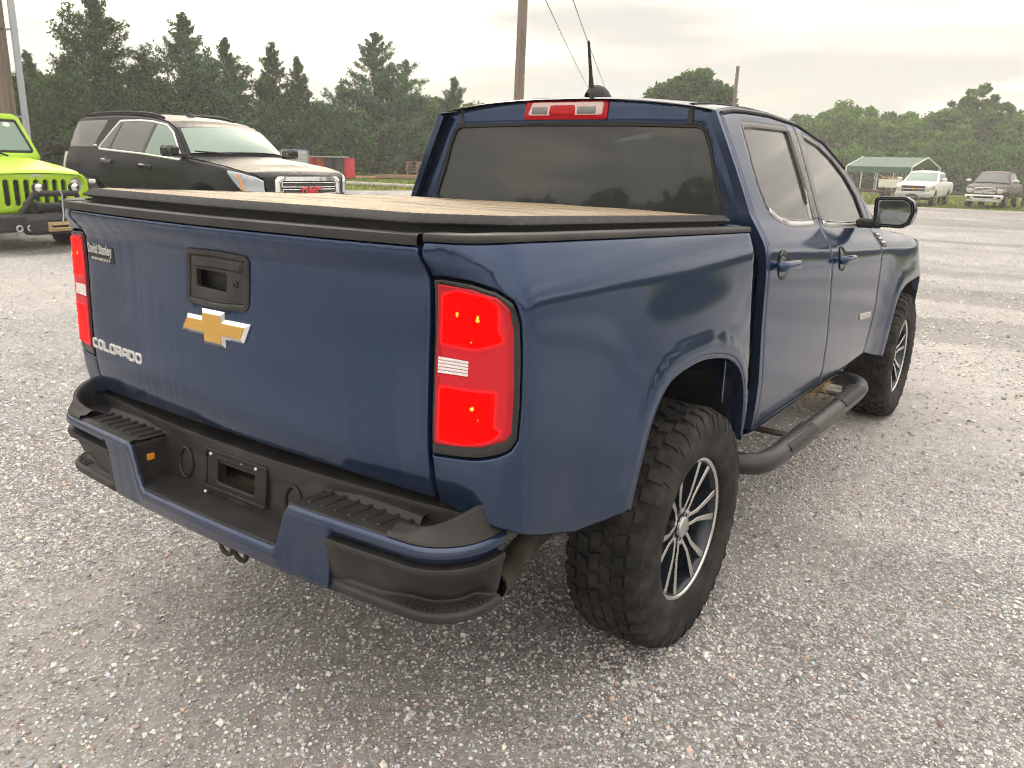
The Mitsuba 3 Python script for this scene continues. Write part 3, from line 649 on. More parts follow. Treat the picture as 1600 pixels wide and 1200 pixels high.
# barrels, tote, pallets, kerb blocks
def drum(px, d, m_, lab, h=.90, r=.29, base=272):
    p_ = stand(px, d); k = put('plastic_barrel', xf(lathe([(0, .01), (0, r*.93), (.03, r), (.25, r*1.0), (.27, r*1.03), (.30, r), (.58, r), (.60, r*1.03), (.63, r), (h-.04, r), (h, r*.94), (h+.005, r*.86), (h-.02, r*.84), (h-.02, .01)], 28, 'z'), place(p_)), m_, 40)
    tag(k, lab, 'barrel', 'plastic barrels at the foot of the cedars'); put(k+'__rim', xf(lathe([(h-.06, r*1.02), (h-.03, r*1.04), (h, r*1.0)], 24, 'z'), place(p_)), m_, 40)
for px, d, mm, lab in ((545, 41, 'm_red_plastic', 'bright red barrel at the right end of the barrel row'), (531, 41, 'm_dark_plastic', 'dark barrel next to the red barrel'), (517, 41.3, 'm_dark_plastic', 'dark barrel in the middle of the row, right of the orange barrel'),
        (503, 41.6, 'm_orange_plastic', 'orange barrel half hidden by the SUV bonnet'), (493, 42, 'm_red_plastic', 'dark red barrel left of the orange barrel'), (484, 42.4, 'm_green_plastic', 'green barrel at the left end of the barrel row')):
    drum(px, d, mm, lab, h=.95)
pa, pb2 = stand(486, 41.6), stand(540, 40.7)
put('barrel_shelf', cat_([bx((pa+pb2)/2+[0, 0, 1.0], [np.linalg.norm((pb2-pa)[:2]), .55, .05], .01, rotm(math.atan2((pb2-pa)[1], (pb2-pa)[0]), [0, 0, 1]))]), 'm_galv', 30); tag('barrel_shelf', 'thin grey board lying across the tops of the barrels', 'board')
tp = stand(460, 40); IB = 'liquid_tote'; tag(IB, 'white caged liquid tote with blue top behind the SUV bonnet', 'tote')
Mt = place(tp, .3); put(IB+'__tank', xf(bx([0, 0, .75], [.96, .96, 1.0], .06), Mt), 'm_tote', 30)
put(IB+'__lid', xf(bx([0, 0, 1.29], [.9, .9, .07], .02), Mt), 'm_blue_plastic', 30); put(IB+'__pallet', xf(bx([0, 0, .11], [1.0, 1.0, .16], .01), Mt), 'm_pallet', 30)
for i in range(6):
    z = .3+i*.19; put(IB+'__cage_bar', xf(tube([(-.5, -.5, z), (.5, -.5, z), (.5, .5, z), (-.5, .5, z), (-.5, -.5, z)], .012, 6), Mt), 'm_galv', 40)
for x in np.linspace(-.5, .5, 6):
    for y in (-.5, .5):
        put(IB+'__cage_bar', xf(tube([(x, y, .2), (x, y, 1.28)], .012, 6), Mt), 'm_galv', 40); put(IB+'__cage_bar', xf(tube([(y, x, .2), (y, x, 1.28)], .012, 6), Mt), 'm_galv', 40)
pp = stand(655, 44)
for i in range(5):
    z = .02+i*.17; k = 'wooden_pallet' + ('_%03d' % i if i else ''); Mp = place(pp+[0, 0, z], .5+.08*math.sin(i*2.2))
    for j in range(6): put(k+'__board', xf(bx([0, -.5+j*.2, .13], [1.2, .12, .022], .003), Mp), 'm_pallet', 20)
    for y in (-.5, 0, .5): put(k+'__runner', xf(bx([y*1.1, 0, .06], [.09, 1.1, .11], .003), Mp), 'm_pallet', 20)
    tag(k, ['lowest', 'second lowest', 'middle', 'second highest', 'topmost'][i]+' brown wooden pallet of the stack left of the truck cab', 'pallet', 'stacked wooden pallets')
pl_ = stand(632, 42)
for i, (dx, lab) in enumerate(((0, 'long pale timber lying in front of the pallet stack'), (.35, 'second pale timber lying behind the long one by the pallets'))):
    k = put('timber', bx(pl_+[dx*.2, dx, .10+.02*i], [3.0-.5*i, .18, .16], .01, rotm(.55, [0, 0, 1])), 'm_pallet', 20); tag(k, lab, 'timber', 'timbers by the pallets')
for i in range(7):
    px = 541+i*18.5; q = stand(px, 34.4-.20*i); nd = stand(px+18.5, 34.2-.20*i)-q
    k = put('parking_kerb_block', bx(q+nd*.5*.8+[0, 0, .06], [np.linalg.norm(nd)*.86, .16, .13], .025, rotm(math.atan2(nd[1], nd[0]), [0, 0, 1])), 'm_concrete', 20)
    tag(k, ['first', 'second', 'third', 'fourth', 'fifth', 'sixth', 'seventh'][i]+' pale concrete parking block counted from the SUV grille', 'kerb block', 'pale parking blocks along the grass')

# ------------------------------------------------------------------ the damp morning air
scene['air'] = {'type': 'homogeneous', 'albedo': {'type': 'rgb', 'value': [.96, .96, .955]}, 'sigma_t': .0018}
scene['haze'] = {'type': 'cube', 'to_world': T().translate([0, 20, 15]).scale([340, 340, 17.5]), 'bsdf': {'type': 'null'}, 'interior': {'type': 'ref', 'id': 'air'}}
tag('haze', 'thin pale morning haze over the lot', 'haze', kind='stuff')
scene['camera']['medium'] = {'type': 'ref', 'id': 'air'}
# ------------------------------------------------------------------ other vehicles: bodies lofted from a side outline
def shell(outline, Y, crown=.03, bow=lambda x, z: 0*x, r=.06, h=.06, nt=15, skip=None):
    """two sides over the (x, z) outline at half width Y(x, z), joined over the outline with a rounded edge"""
    P = Polygon(outline)
    prof = [(r*.12, r*.53), (r*.35, r*.24), (r*.65, r*.063), (r, 0.)]
    P = P if P.exterior.is_ccw else Polygon(list(P.exterior.coords)[::-1])
    out = []
    for s in (1, -1):
        M = lambda ab, s=s: np.stack([ab[:, 0], s*Y(ab[:, 0], ab[:, 1]), ab[:, 1]], -1)
        out.append(panel(P, M, h=h, push=r, prof=prof, thick=0, flip=s > 0))
    q = dens(P.exterior, h*.6); q = np.vstack([q, q[:1]])
    y = Y(q[:, 0], q[:, 1])-r; t = np.linspace(1, -1, nt)
    cz = np.minimum(np.interp(q[:, 1], [.5, .9], [0, 1]), 1)*crown
    bw = bow(q[:, 0], q[:, 1])
    S = np.stack([q[:, :1]+bw[:, None]*(1-t**2), y[:, None]*t, q[:, 1:]+cz[:, None]*(1-t**2)], -1)
    m = grid(S); out.append(m)
    if skip: pass
    m = cat_(out); m.merge_vertices(digits_vertex=5); return m
def glass_over(p0, p1, Y, r, crown, bow, ins=.05, off=.012, nt=13, k=8):
    """a pane lying on the shell between two outline points"""
    u = np.linspace(ins, 1-ins, k)[:, None]; q = np.array(p0)+(np.array(p1)-p0)*u
    d = np.array(p1, float)-p0; n = np.array([d[1], -d[0]])/np.linalg.norm(d); n = n if n[1] > 0 else -n
    y = Y(q[:, 0], q[:, 1])-r; t = np.linspace(1, -1, nt)*.955
    S = np.stack([q[:, :1]+n[0]*off+bow(q[:, 0], q[:, 1])[:, None]*(1-t**2), y[:, None]*t, q[:, 1:]+n[1]*off+crown*(1-t**2)+0*q[:, 1:]], -1)
    return grid(S)
def road_wheel(R, rr, w, col='m_rim_dark', face='m_chrome_dull', n=6, key=None, M=None, c=(0, 0, 0), side=1):
    """a plain road wheel with its axle along y"""
    L = lambda prof, nn=32: xf(lathe(prof, nn, 'y'), np.diag([1, side, 1, 1.]))
    def fix(m): 
        if side < 0: m.faces = np.asarray(m.faces)[:, ::-1]
        m.apply_translation(c); return xf(m, M)
    k = put(key, fix(L([(w*.30, .02), (w*.30, rr*.8), (w*.36, rr*.93), (w*.47, rr)])), col, 40)
    put(k+'__tyre', fix(L([(-w*.45, rr), (-w*.5, R*.82), (-w*.44, R*.97), (-w*.3, R), (w*.3, R), (w*.44, R*.97), (w*.5, R*.82), (w*.45, rr)])), 'm_rubber', 40)
    sp = []
    for i in range(n):
        a = 2*np.pi*i/n; b = bx([0, w*.40, rr*.52], [rr*.17, .025, rr*.86], .006); sp.append(xf(b, rotm(a, [0, 1, 0])))
    sp.append(L([(w*.36, rr*.28), (w*.44, rr*.25), (w*.46, .01)], 20))
    sm = cat_(sp)
    if side < 0: sm = cat_([xf(s_, np.diag([1, -1, 1, 1.])) for s_ in sp[:-1]]+[sp[-1]])
    sm.apply_translation(c); put(k+'__spokes', xf(sm, M), face, 30)
    return k
def archpts(c, R, z0, n=16, zc=.40):
    a = np.linspace(np.pi, 0, n); return [(c+R*np.cos(t), max(z0, zc+R*np.sin(t))) for t in a]
# --- black SUV
SV = 'black_suv'; tag(SV, 'large dusty black SUV with chrome window trim and a chrome framed grille', 'suv')
MS_ = place([-10.28, 5.87, .20], .007)
sv_out = [(-2.44, .46), (-2.50, .62), (-2.47, 1.04), (-2.40, 1.30), (-2.27, 1.74), (-2.20, 1.84), (-2.0, 1.875), (-1.2, 1.90), (-.5, 1.885), (-.05, 1.85), (.36, 1.785), (.60, 1.69), (.78, 1.53), (1.02, 1.275), (1.5, 1.225), (2.0, 1.165), (2.40, 1.09), (2.52, 1.02), (2.56, .80), (2.58, .55), (2.48, .40)]+[(x, z) for x, z in archpts(1.54, .50, .36)[::-1]]+[(1.0, .34), (-.85, .34)]+[(x, z) for x, z in archpts(-1.42, .50, .36)[::-1]]+[(-1.96, .40)]
def SVY(x, z):
    x = np.asarray(x, float); z = np.asarray(z, float)
    y = np.interp(z, [.3, .55, .9, 1.10, 1.22, 1.30], [.93, .97, .995, .985, .955, .925])-.33*np.maximum(z-1.30, 0)-.05*np.maximum(z-1.6, 0)
    y = y-.30*np.clip((x-2.0)/.6, 0, 1)**2.6-.10*np.clip((-x-1.9)/.6, 0, 1)**2
    fl = np.clip(1-np.minimum(np.hypot(x-1.54, z-.4), np.hypot(x+1.42, z-.4))/.75, 0, 1)
    return y+.05*np.clip(fl*2, 0, 1)*(z < 1.1)
svbow = lambda x, z: .34*sstep(.45, .95, x)*sstep(1.1, 1.3, z)+.10*sstep(2.3, 2.5, x)+.05*sstep(-2.2, -2.4, x)*-1
put(SV+'__body', xf(shell(sv_out, SVY, .035, svbow, r=.05, h=.06), MS_), 'm_suv', 50)
def onside(poly, Y, M, m_, s=-1, off=.006, h=.08, edge=.008, push=.006, thick=.01, key=None, smooth=40):
    P = lambda ab: np.stack([ab[:, 0], s*Y(ab[:, 0], ab[:, 1]), ab[:, 1]], -1)
    return put(key, xf(panel(poly, P, h=h, edge=edge, push=push, thick=thick, off=off, flip=s > 0), M), m_, smooth)
dlo = rpoly([(-1.35, 1.365), (-.88, 1.79), (-.3, 1.795), (.05, 1.775), (.42, 1.725), (.62, 1.62), (.96, 1.255), (.90, 1.235), (0, 1.30)], .02)
cuts = [(-1.12, -.80), (-.10, .19)]
for s in (-1, 1):
    onside(dlo.buffer(.018).difference(dlo.buffer(-.012)), SVY, MS_, 'm_chrome', s, .010, key=SV+'__window_trim')
    inn = dlo.buffer(-.010)
    bars = shapely.union_all([LineString([(a, 1.2), (b, 1.9)]).buffer(.035) for a, b in ((-.10, .20),)]+[LineString([(-1.10, 1.2), (-.72, 1.9)]).buffer(.022)])
    for g in inn.difference(bars).geoms: onside(g, SVY, MS_, 'm_glass_green' if g.centroid.x > .2 else 'm_glass_dark', s, .005, key=SV+'__window')
    [onside(g, SVY, MS_, 'm_black_gloss', s, .006, key=SV+'__pillar') for g in inn.intersection(bars).geoms]
    onside(rpoly([(-2.36, 1.385), (-2.17, 1.80), (-1.22, 1.815), (-1.50, 1.385)], .03), SVY, MS_, 'm_glass_dark', s, .004, key=SV+'__quarter_window')
    onside(rpoly([(-1.52, 1.405), (-1.40, 1.405), (-1.40, 1.43), (-1.51, 1.43)], .006), SVY, MS_, 'm_chrome', s, .008, key=SV+'__badge')
    for x, z in ((-1.0, 1.175), (.08, 1.115)):
        onside(rpoly([(x-.17, z-.035), (x+.15, z-.04), (x+.16, z+.02), (x-.16, z+.03)], .015), SVY, MS_, 'm_black_gloss', s, .03, thick=.03, key=SV+'__handle')
        onside(rpoly([(x-.15, z+.015), (x-.02, z+.012), (x-.02, z+.03), (x-.15, z+.035)], .004), SVY, MS_, 'm_chrome', s, .034, thick=.01, key=SV+'__handle_trim')
    for xs_ in ([(-1.26, .42), (-1.30, .9), (-1.42, 1.36)], [(-.15, .37), (-.13, .9), (-.09, 1.30)], [(1.02, .40), (1.04, .8), (1.0, 1.24)]):
        onside(LineString(xs_).buffer(.006), SVY, MS_, 'm_black', s, .0015, edge=.001, push=0, thick=.002, key=SV+'__door_gap')
    onside(rpoly([(2.04, 1.12), (2.30, 1.085), (2.47, 1.035), (2.55, .985), (2.56, .80), (2.38, .79), (2.30, .86)], .02), SVY, MS_, 'm_headlight_blue', s, .012, thick=.03, key=SV+'__headlight')
    onside(rpoly([(2.255, 1.07), (2.285, 1.065), (2.365, .80), (2.33, .80)], .005), SVY, MS_, 'm_amber', s, .018, thick=.01, key=SV+'__marker_light')
    onside(rpoly([(-2.50, .95), (-2.47, 1.30), (-2.40, 1.30), (-2.42, .95)], .01), SVY, MS_, 'm_clear_lens', s, .02, thick=.03, key=SV+'__tail_lamp')
    mk = put(SV+'__mirror', xf(bx([.93, s*1.10, 1.355], [.24, .20, .155], .035), MS_), 'm_black_gloss', 40)
    put(mk+'__arm', xf(bx([1.00, s*.97, 1.30], [.12, .14, .05], .01), MS_), 'm_black', 30)
    V = np.array([[x, s*(SVY(x, 1.86)-.10), z] for x, z in ((-2.0, 1.875), (-1.9, 1.915), (-1.0, 1.935), (-.3, 1.91), (.0, 1.875), (.12, 1.84))])
    put(SV+'__roof_rail', xf(cat_([tube(smooth_path(V-[0, 0, o_], 30), .020, 8) for o_ in (0, .025, .045)]), MS_), 'm_suv', 60)
    for x in (1.54, -1.42): road_wheel(.405, .27, .27, key=SV+'__wheel', M=MS_, c=(x, s*.86, .405), side=s)
put(SV+'__windscreen', xf(glass_over((1.02, 1.275), (.60, 1.69), SVY, .05, .035, svbow, ins=.07, off=.034), MS_), 'm_glass_green', 60)
SVF = lambda ab: np.stack([2.575+.085*(1-(ab[:, 0]/.75)**2)-.06*np.maximum(ab[:, 1]-.8, 0), ab[:, 0], ab[:, 1]], -1)
def front(poly, F, M, m_, off, key, edge=.008, push=.006, thick=.03, h=.06): return put(key, xf(panel(poly, F, h=h, edge=edge, push=push, thick=thick, off=off), M), m_, 40)
gr_o = rpoly([(-.62, .50), (-.60, 1.00), (-.54, 1.045), (.54, 1.045), (.60, 1.00), (.62, .50)], .03); gr_i = rpoly([(-.51, .55), (-.51, .965), (-.48, .985), (.48, .985), (.51, .965), (.51, .55)], .015)
GK = front(gr_o.difference(gr_i), SVF, MS_, 'm_chrome', .035, SV+'__grille', edge=.03, push=.02, thick=.06)
front(gr_i.buffer(.004), SVF, MS_, 'm_black', -.004, GK+'__mesh')
for z in (.932, .838, .74, .645):
    o = rpoly([(-.505, z-.036), (.505, z-.036), (.49, z+.036), (-.49, z+.036)], .012)
    front(o.difference(o.buffer(-.011)), SVF, MS_, 'm_chrome', .018, GK+'__bar', edge=.004, push=.003); front(o.buffer(-.011), SVF, MS_, 'm_dark_plastic', .010, GK+'__bar_mesh', edge=.004)
gm, twg = glyphs('GMC', .085, .082, .014, .045)
for g in gm: front(shapely.affinity.translate(g, -twg/2, .80), SVF, MS_, 'm_red_plastic', .034, GK+'__letter', edge=.004, push=.003, thick=.015)
front(rpoly([(-.85, .34), (.85, .34), (.88, .52), (-.88, .52)], .03), SVF, MS_, 'm_suv', .02, SV+'__bumper')
for x0 in (-.35, .25): put(SV+'__wiper', xf(tube([(1.36, x0, 1.325), (1.34, x0-.25, 1.345), (1.24, x0-.55, 1.36)], .010, 6), MS_), 'm_black', 40)
put(SV+'__antenna_fin', xf(trimesh.convex.convex_hull(np.array([[.02, -.025, 1.885], [.02, .025, 1.885], [-.20, -.03, 1.89], [-.20, .03, 1.89], [-.17, 0, 1.97], [-.20, 0, 1.975]])), MS_), 'm_black', 30)
put(SV+'__interior', xf(cat_([bx([-.6, 0, .8], [3.0, 1.6, .6], .05)]+[bx([.1, y, 1.35], [.14, .5, .5], .05) for y in (-.42, .42)]), MS_), 'm_seat', 30)
# --- lime green off-roader
JP = 'green_offroad_vehicle'; tag(JP, 'lime green boxy off-road vehicle with seven slot grille and black winch bumper', 'off-roader')
MJ = place([-9.79, 3.08, .12], .075)
JF = lambda ab: np.stack([-.05*(ab[:, 0]/.7)**2-.02*(ab[:, 1]-.8), ab[:, 0], ab[:, 1]], -1)
face = rpoly([(-.70, .60), (-.76, .80), (-.755, 1.0), (-.69, 1.085), (-.5, 1.10), (.5, 1.10), (.69, 1.085), (.755, 1.0), (.76, .80), (.70, .60)], .05)
slots = [rpoly([(-.384+.128*k-.040, .68), (-.384+.128*k-.040, 1.02), (-.384+.128*k+.040, 1.02), (-.384+.128*k+.040, .68)], .038) for k in range(7)]
hls = [Point(s*.565, .945).buffer(.098, quad_segs=12) for s in (-1, 1)]
front(face.difference(shapely.union_all(slots+hls)), JF, MJ, 'm_lime', 0, JP+'__grille', edge=.012, push=.008, thick=.05, h=.04)
front(face.buffer(-.03), JF, MJ, 'm_black', -.05, JP+'__radiator')
for h_ in hls:
    k = front(h_.buffer(-.004), JF, MJ, 'm_headlight', -.01, JP+'__headlight', edge=.03, push=.02, thick=.02); front(h_.difference(h_.buffer(-.012)), JF, MJ, 'm_chrome_dull', .004, k+'__ring', edge=.004)
put(JP+'__emblem', xf(onto(txt_poly('Jeep', .05, -.075, 1.035, True, .16), JF, .004), MJ), 'm_letter', False)
hd = []
for x, z, y in ((.02, 1.07, .70), (-.02, 1.105, .71), (-.10, 1.125, .715), (-.5, 1.185, .75), (-1.0, 1.24, .79), (-1.28, 1.262, .815)):
    hd.append([[x-.05*t*t, y*np.sign(t)*abs(t)**.8, z+.035*(1-t*t)-(.10*max(0, abs(t)-.86)/.14)] for t in np.linspace(1, -1, 27)])
put(JP+'__hood', xf(grid(np.array(hd)), MJ), 'm_lime', 50)
for s in (-1, 1):
    V = [[x, s*y, z] for x, y, z in ((-.10, .745, 1.02), (-.6, .785, 1.10), (-1.28, .82, 1.17))]; W_ = [[x, s*y, .70] for x, y in ((-.10, .75), (-.6, .79), (-1.28, .83))]
    put(JP+'__side_panel', xf(grid(np.array([V, W_])), MJ), 'm_lime', 40)
    a = np.linspace(.05, np.pi-.05, 20); F_ = np.array([[[-.62+.56*np.cos(t), s*yy__, .52+.50*min(np.sin(t)*1.35, 1.)+dz] for t in a] for yy__, dz in ((.74, .01), (.90, .012), (.97, -.005), (.98, -.05))])
    put(JP+'__fender', xf(grid(F_), MJ), 'm_black_trim', 50)
    put(JP+'__turn_signal', xf(bx([-.12, s*.86, .99], [.04, .10, .06], .015), MJ), 'm_clear_lens', 40)
    mk = put(JP+'__mirror', xf(bx([-1.16, s*1.02, 1.425], [.09, .18, .19], .03), MJ), 'm_black', 40); put(mk+'__arm', xf(tube([(-1.24, s*.84, 1.32), (-1.2, s*.95, 1.36)], .025, 8), MJ), 'm_black', 40)
    put(JP+'__hood_latch', xf(bx([-.95, s*.70, 1.225], [.09, .03, .04], .008), MJ), 'm_black', 30)
    road_wheel(.43, .22, .30, key=JP+'__wheel', M=MJ, c=(-.62, s*.80, .43), side=s, face='m_dark_metal')
    road_wheel(.43, .22, .30, key=JP+'__wheel', M=MJ, c=(-3.05, s*.80, .43), side=s, face='m_dark_metal')
    put(JP+'__door', xf(panel(rpoly([(-2.3, .72), (-1.36, .72), (-1.36, 1.28), (-2.3, 1.26)], .03), lambda ab, s=s: np.stack([ab[:, 0], s*(.84+0*ab[:, 1]), ab[:, 1]], -1), h=.15, thick=.03, flip=s > 0), MJ), 'm_lime', 30)
# windscreen frame, pane, hard top, tub
WX = lambda ab: np.stack([-1.30-.34*(ab[:, 1]-1.26)-.05*(ab[:, 0]/.8)**2, ab[:, 0], ab[:, 1]], -1)
wf = rpoly([(-.90, 1.25), (.90, 1.25), (.72, 1.84), (.64, 1.895), (-.64, 1.895), (-.72, 1.84)], .05); wg = rpoly([(-.81, 1.355), (.81, 1.355), (.655, 1.815), (-.655, 1.815)], .04)
front(wf.difference(wg), WX, MJ, 'm_lime', 0, JP+'__windscreen_frame', edge=.015, push=.012, thick=.06); front(wg.difference(wg.buffer(-.03)), WX, MJ, 'm_black', .002, JP+'__windscreen_seal', edge=.004)
front(wg.buffer(-.029), WX, MJ, 'm_glass_green', -.006, JP+'__windscreen'); 
front(shapely.affinity.scale(Point(.50, 1.74).buffer(1, quad_segs=8), .055, .035), WX, MJ, 'm_clear_lens', 0., JP+'__windscreen_sticker', thick=.002)
put(JP+'__tub', xf(cat_([bx([-2.55, 0, .95], [2.4, 1.60, .60], .05), bx([-.75, 0, .75], [1.2, 1.2, .5], .05)]), MJ), 'm_lime', 30)
put(JP+'__hard_top', xf(cat_([bx([-2.75, 0, 1.86], [2.2, 1.34, .08], .03), bx([-3.72, 0, 1.55], [.06, 1.36, .6], .01)]), MJ), 'm_black_trim', 30)
for x0, tx_ in ((.36, .05), (-.30, -.62)): put(JP+'__wiper', xf(tube([(-1.27, x0, 1.305), (-1.30, (x0+tx_)/2, 1.36), (-1.33, tx_, 1.40)], .012, 6), MJ), 'm_black', 40)
BJ = JP+'__bumper'
put(BJ, xf(cat_([bx([.24, 0, .49], [.30, 1.50, .22], .03), bx([.34, 0, .46], [.20, .86, .24], .05), bx([.28, 0, .36], [.2, .62, .06], .02)]), MJ), 'm_bumper_steel', 30)
put(BJ+'__hoop', xf(tube([(.30, -.42, .60), (.38, -.26, .855), (.38, .30, .855), (.36, .345, .60)], .042, 10), MJ), 'm_bumper_steel', 40)
put(BJ+'__winch', xf(cat_([xf(lathe([(-.22, .02), (-.22, .085), (-.14, .085), (-.13, .06), (.13, .06), (.14, .085), (.22, .085), (.22, .02)], 20, 'y'), place([.20, .03, .67])), bx([.18, -.22, .67], [.16, .12, .16], .02)]), MJ), 'm_bumper_steel', 40)
fl = Polygon([(-.17, .375), (.15, .375), (.15, .495), (-.17, .495)]); BF = lambda ab: np.stack([.452+0*ab[:, 0], ab[:, 0], ab[:, 1]], -1)
front(fl.difference(Polygon([(-.12, .405), (.10, .405), (.10, .468), (-.12, .468)])), BF, MJ, 'm_winch', .012, BJ+'__fairlead', thick=.03)
for z in (.412, .462): put(BJ+'__roller', xf(tube([(.462, -.13, z), (.462, .11, z)], .014, 10), MJ), 'm_winch', 40)
put(BJ+'__winch_hook', xf(tube([(.42, .05, .90), (.43, .075, .84), (.435, .06, .70), (.46, .045, .58), (.47, .02, .49)], .010, 6), MJ), 'm_galv', 40)
for y in (-.20, .285):
    k = put(JP+'__light_pod', xf(xf(lathe([(-.05, .03), (-.03, .06), (.03, .064), (.04, .058)], 20), place([.36, y, .93])), MJ), 'm_black', 40)
    put(k+'__lens', xf(xf(lathe([(.036, .054), (.045, .04), (.048, .001)], 20), place([.36, y, .93])), MJ), 'm_chrome', 60)
for y in (-.52, -.38): put(BJ+'__shackle', xf(tube([np.array([.42, y, .43])+.035*np.array([0, math.cos(a), math.sin(a)]) for a in np.linspace(0, 2*np.pi, 14)], .012, 6), MJ), 'm_galv', 40)
put(JP+'__axle', xf(cat_([tube([(-.62, -.7, .40), (-.62, .7, .40)], .05, 10), bx([-.62, .2, .40], [.25, .28, .25], .08), bx([-1.6, 0, .5], [2.6, .8, .15], .03)]), MJ), 'm_frame', 40)
# --- two distant pickups facing the camera
def far_pickup(name, pos, head, paint, lower, ext, H, lab, glassm, grille):
    M = place(pos, head); tag(name, lab, 'pickup truck')
    roof0, roof1 = (.55, -1.05) if ext else (.6, -1.35)
    out = [(-2.85, .62), (-2.88, 1.20), (-2.86, 1.27), (roof1-.28, 1.27), (roof1-.22, 1.35), (roof1, H-.10), (roof1+.15, H-.03), (roof0-.6, H), (roof0-.15, H-.03), (roof0+.02, H-.09), (1.28, 1.285), (2.0, 1.235), (2.62, 1.16), (2.80, 1.08), (2.86, .85), (2.86, .60), (2.6, .52)]+archpts(1.90, .47, .50)[::-1]+[(1.3, .48), (-1.1, .50)]+archpts(-1.70, .47, .52)[::-1]+[(-2.3, .56)]
    def Y(x, z):
        x = np.asarray(x, float); z = np.asarray(z, float)
        y = np.interp(z, [.4, .8, 1.1, 1.28], [.96, .995, .985, .935])-.36*np.maximum(z-1.28, 0)-.16*np.clip((x-2.2)/.65, 0, 1)**2.4
        return y
    bowf = lambda x, z: .22*sstep(.5, 1.2, x)*sstep(1.1, 1.35, z)*sstep(2., 1.4, x)+.07*sstep(2.5, 2.8, x)
    put(name+'__body', xf(shell(out, Y, .04, bowf, r=.05, h=.09), M), paint, 50)
    put(name+'__windscreen', xf(glass_over((1.28, 1.285), (roof0+.02, H-.09), Y, .05, .04, bowf, ins=.05, off=.02), M), glassm, 60)
    for s in (1, -1):
        w1 = rpoly([(.05, 1.34), (.98, 1.33), (.48, H-.14), (.02, H-.13)], .03); onside(w1, Y, M, 'm_glass_dark', s, .008, key=name+'__window')
        w2 = rpoly([(roof1-.05, 1.36), (-.06, 1.345), (-.06, H-.13), (roof1+.14, H-.15)], .03); onside(w2, Y, M, 'm_glass_dark', s, .008, key=name+'__window')
        for xs_ in ([(-.01, .52), (-.01, 1.33)], [(1.12, .55), (1.1, 1.28)], [(roof1-.26, .55), (roof1-.26, 1.26)]): onside(LineString(xs_).buffer(.010), Y, M, 'm_black', s, .003, edge=.001, push=0, thick=.002, key=name+'__door_gap')
        for x in (.25, -.85): onside(rpoly([(x-.1, 1.12), (x+.1, 1.12), (x+.1, 1.155), (x-.1, 1.155)], .01), Y, M, lower, s, .03, thick=.03, key=name+'__handle')
        onside(rpoly([(2.42, .88), (2.80, .86), (2.82, 1.04), (2.50, 1.10)], .03), Y, M, 'm_headlight', s, .012, thick=.02, key=name+'__headlight')
        onside(rpoly([(2.34, .90), (2.42, .88), (2.46, 1.10), (2.38, 1.10)], .01), Y, M, 'm_amber', s, .012, thick=.02, key=name+'__marker_light') if name.startswith('white') else None
        mk = put(name+'__mirror', xf(bx([1.05, s*1.17, 1.42], [.14, .24, .17], .04), M), paint if name.startswith('white') else 'm_chrome', 40); put(mk+'__arm', xf(bx([1.05, s*1.0, 1.36], [.07, .2, .05], .01), M), 'm_black', 30)
        for x in (1.90, -1.70): road_wheel(.40, .25, .27, key=name+'__wheel', M=M, c=(x, s*.84, .40), side=s, face='m_chrome_dull')
    F = lambda ab: np.stack([2.875+.07*(1-(ab[:, 0]/.9)**2)-.14*np.maximum(ab[:, 1]-.95, 0), ab[:, 0], ab[:, 1]], -1)
    bmp = rpoly([(-.92, .46), (.92, .46), (.95, .66), (.90, .70), (-.90, .70), (-.95, .66)], .04)
    for s in (1, -1): front(rpoly([(s*.58, .80), (s*.84, .80), (s*.86, 1.02), (s*.60, 1.05)], .03), F, M, 'm_headlight', .012, name+'__headlight')
    if grille == 'bars':
        front(bmp, F, M, 'm_silver', .06, name+'__bumper', edge=.03, push=.02, thick=.15); front(rpoly([(-.32, .50), (.32, .50), (.32, .60), (-.32, .60)], .01), F, M, 'm_black', .064, name+'__bumper__intake')
        k = front(rpoly([(-.60, .74), (.60, .74), (.60, 1.10), (-.60, 1.10)], .03), F, M, 'm_black', .012, name+'__grille')
        for z in (.755, .915, 1.09): front(Polygon([(-.60, z-.022), (.60, z-.022), (.60, z+.022), (-.60, z+.022)]), F, M, 'm_chrome' if z != .915 else 'm_chrome_dull', .03, k+'__bar')
        front(shapely.affinity.translate(shapely.affinity.scale(bow_o, 1.0, 1.0, origin=(0, 1.10)), 0, -.185), F, M, 'm_gold', .05, k+'__emblem')
        front(rpoly([(-.8, .34), (.8, .34), (.85, .46), (-.85, .46)], .02), F, M, 'm_black', .02, name+'__air_dam')
        front(Polygon([(-.16, .505), (.16, .505), (.16, .655), (-.16, .655)]), F, M, 'm_dark_plastic', .075, name+'__plate_holder', thick=.02)
    else:
        front(bmp.difference(rpoly([(-.5, .52), (.5, .52), (.5, .60), (-.5, .60)], .02)), F, M, 'm_chrome', .06, name+'__bumper', edge=.03, push=.02, thick=.15)
        front(rpoly([(-.88, .34), (.88, .34), (.88, .44), (-.88, .44)], .02), F, M, 'm_chrome_dull', .03, name+'__bumper__valance')
        go = rpoly([(-.50, .78), (.50, .78), (.54, .95), (.46, 1.09), (-.46, 1.09), (-.54, .95)], .05)
        k = front(go.difference(go.buffer(-.04)), F, M, 'm_chrome', .035, name+'__grille'); front(go.buffer(-.038), F, M, 'm_black', .01, k+'__mesh')
        for z in (.86, .93, 1.0): front(Polygon([(-.47, z-.010), (.47, z-.010), (.47, z+.010), (-.47, z+.010)]), F, M, 'm_chrome', .02, k+'__bar')
        for s in (1, -1): front(shapely.affinity.scale(Point(s*.72, .56).buffer(1, quad_segs=6), .10, .05), F, M, 'm_black', .068, name+'__fog_lamp')
    put(name+'__interior', xf(bx([0, 0, .9], [2.2, 1.5, .6], .05), M), 'm_seat', 30)
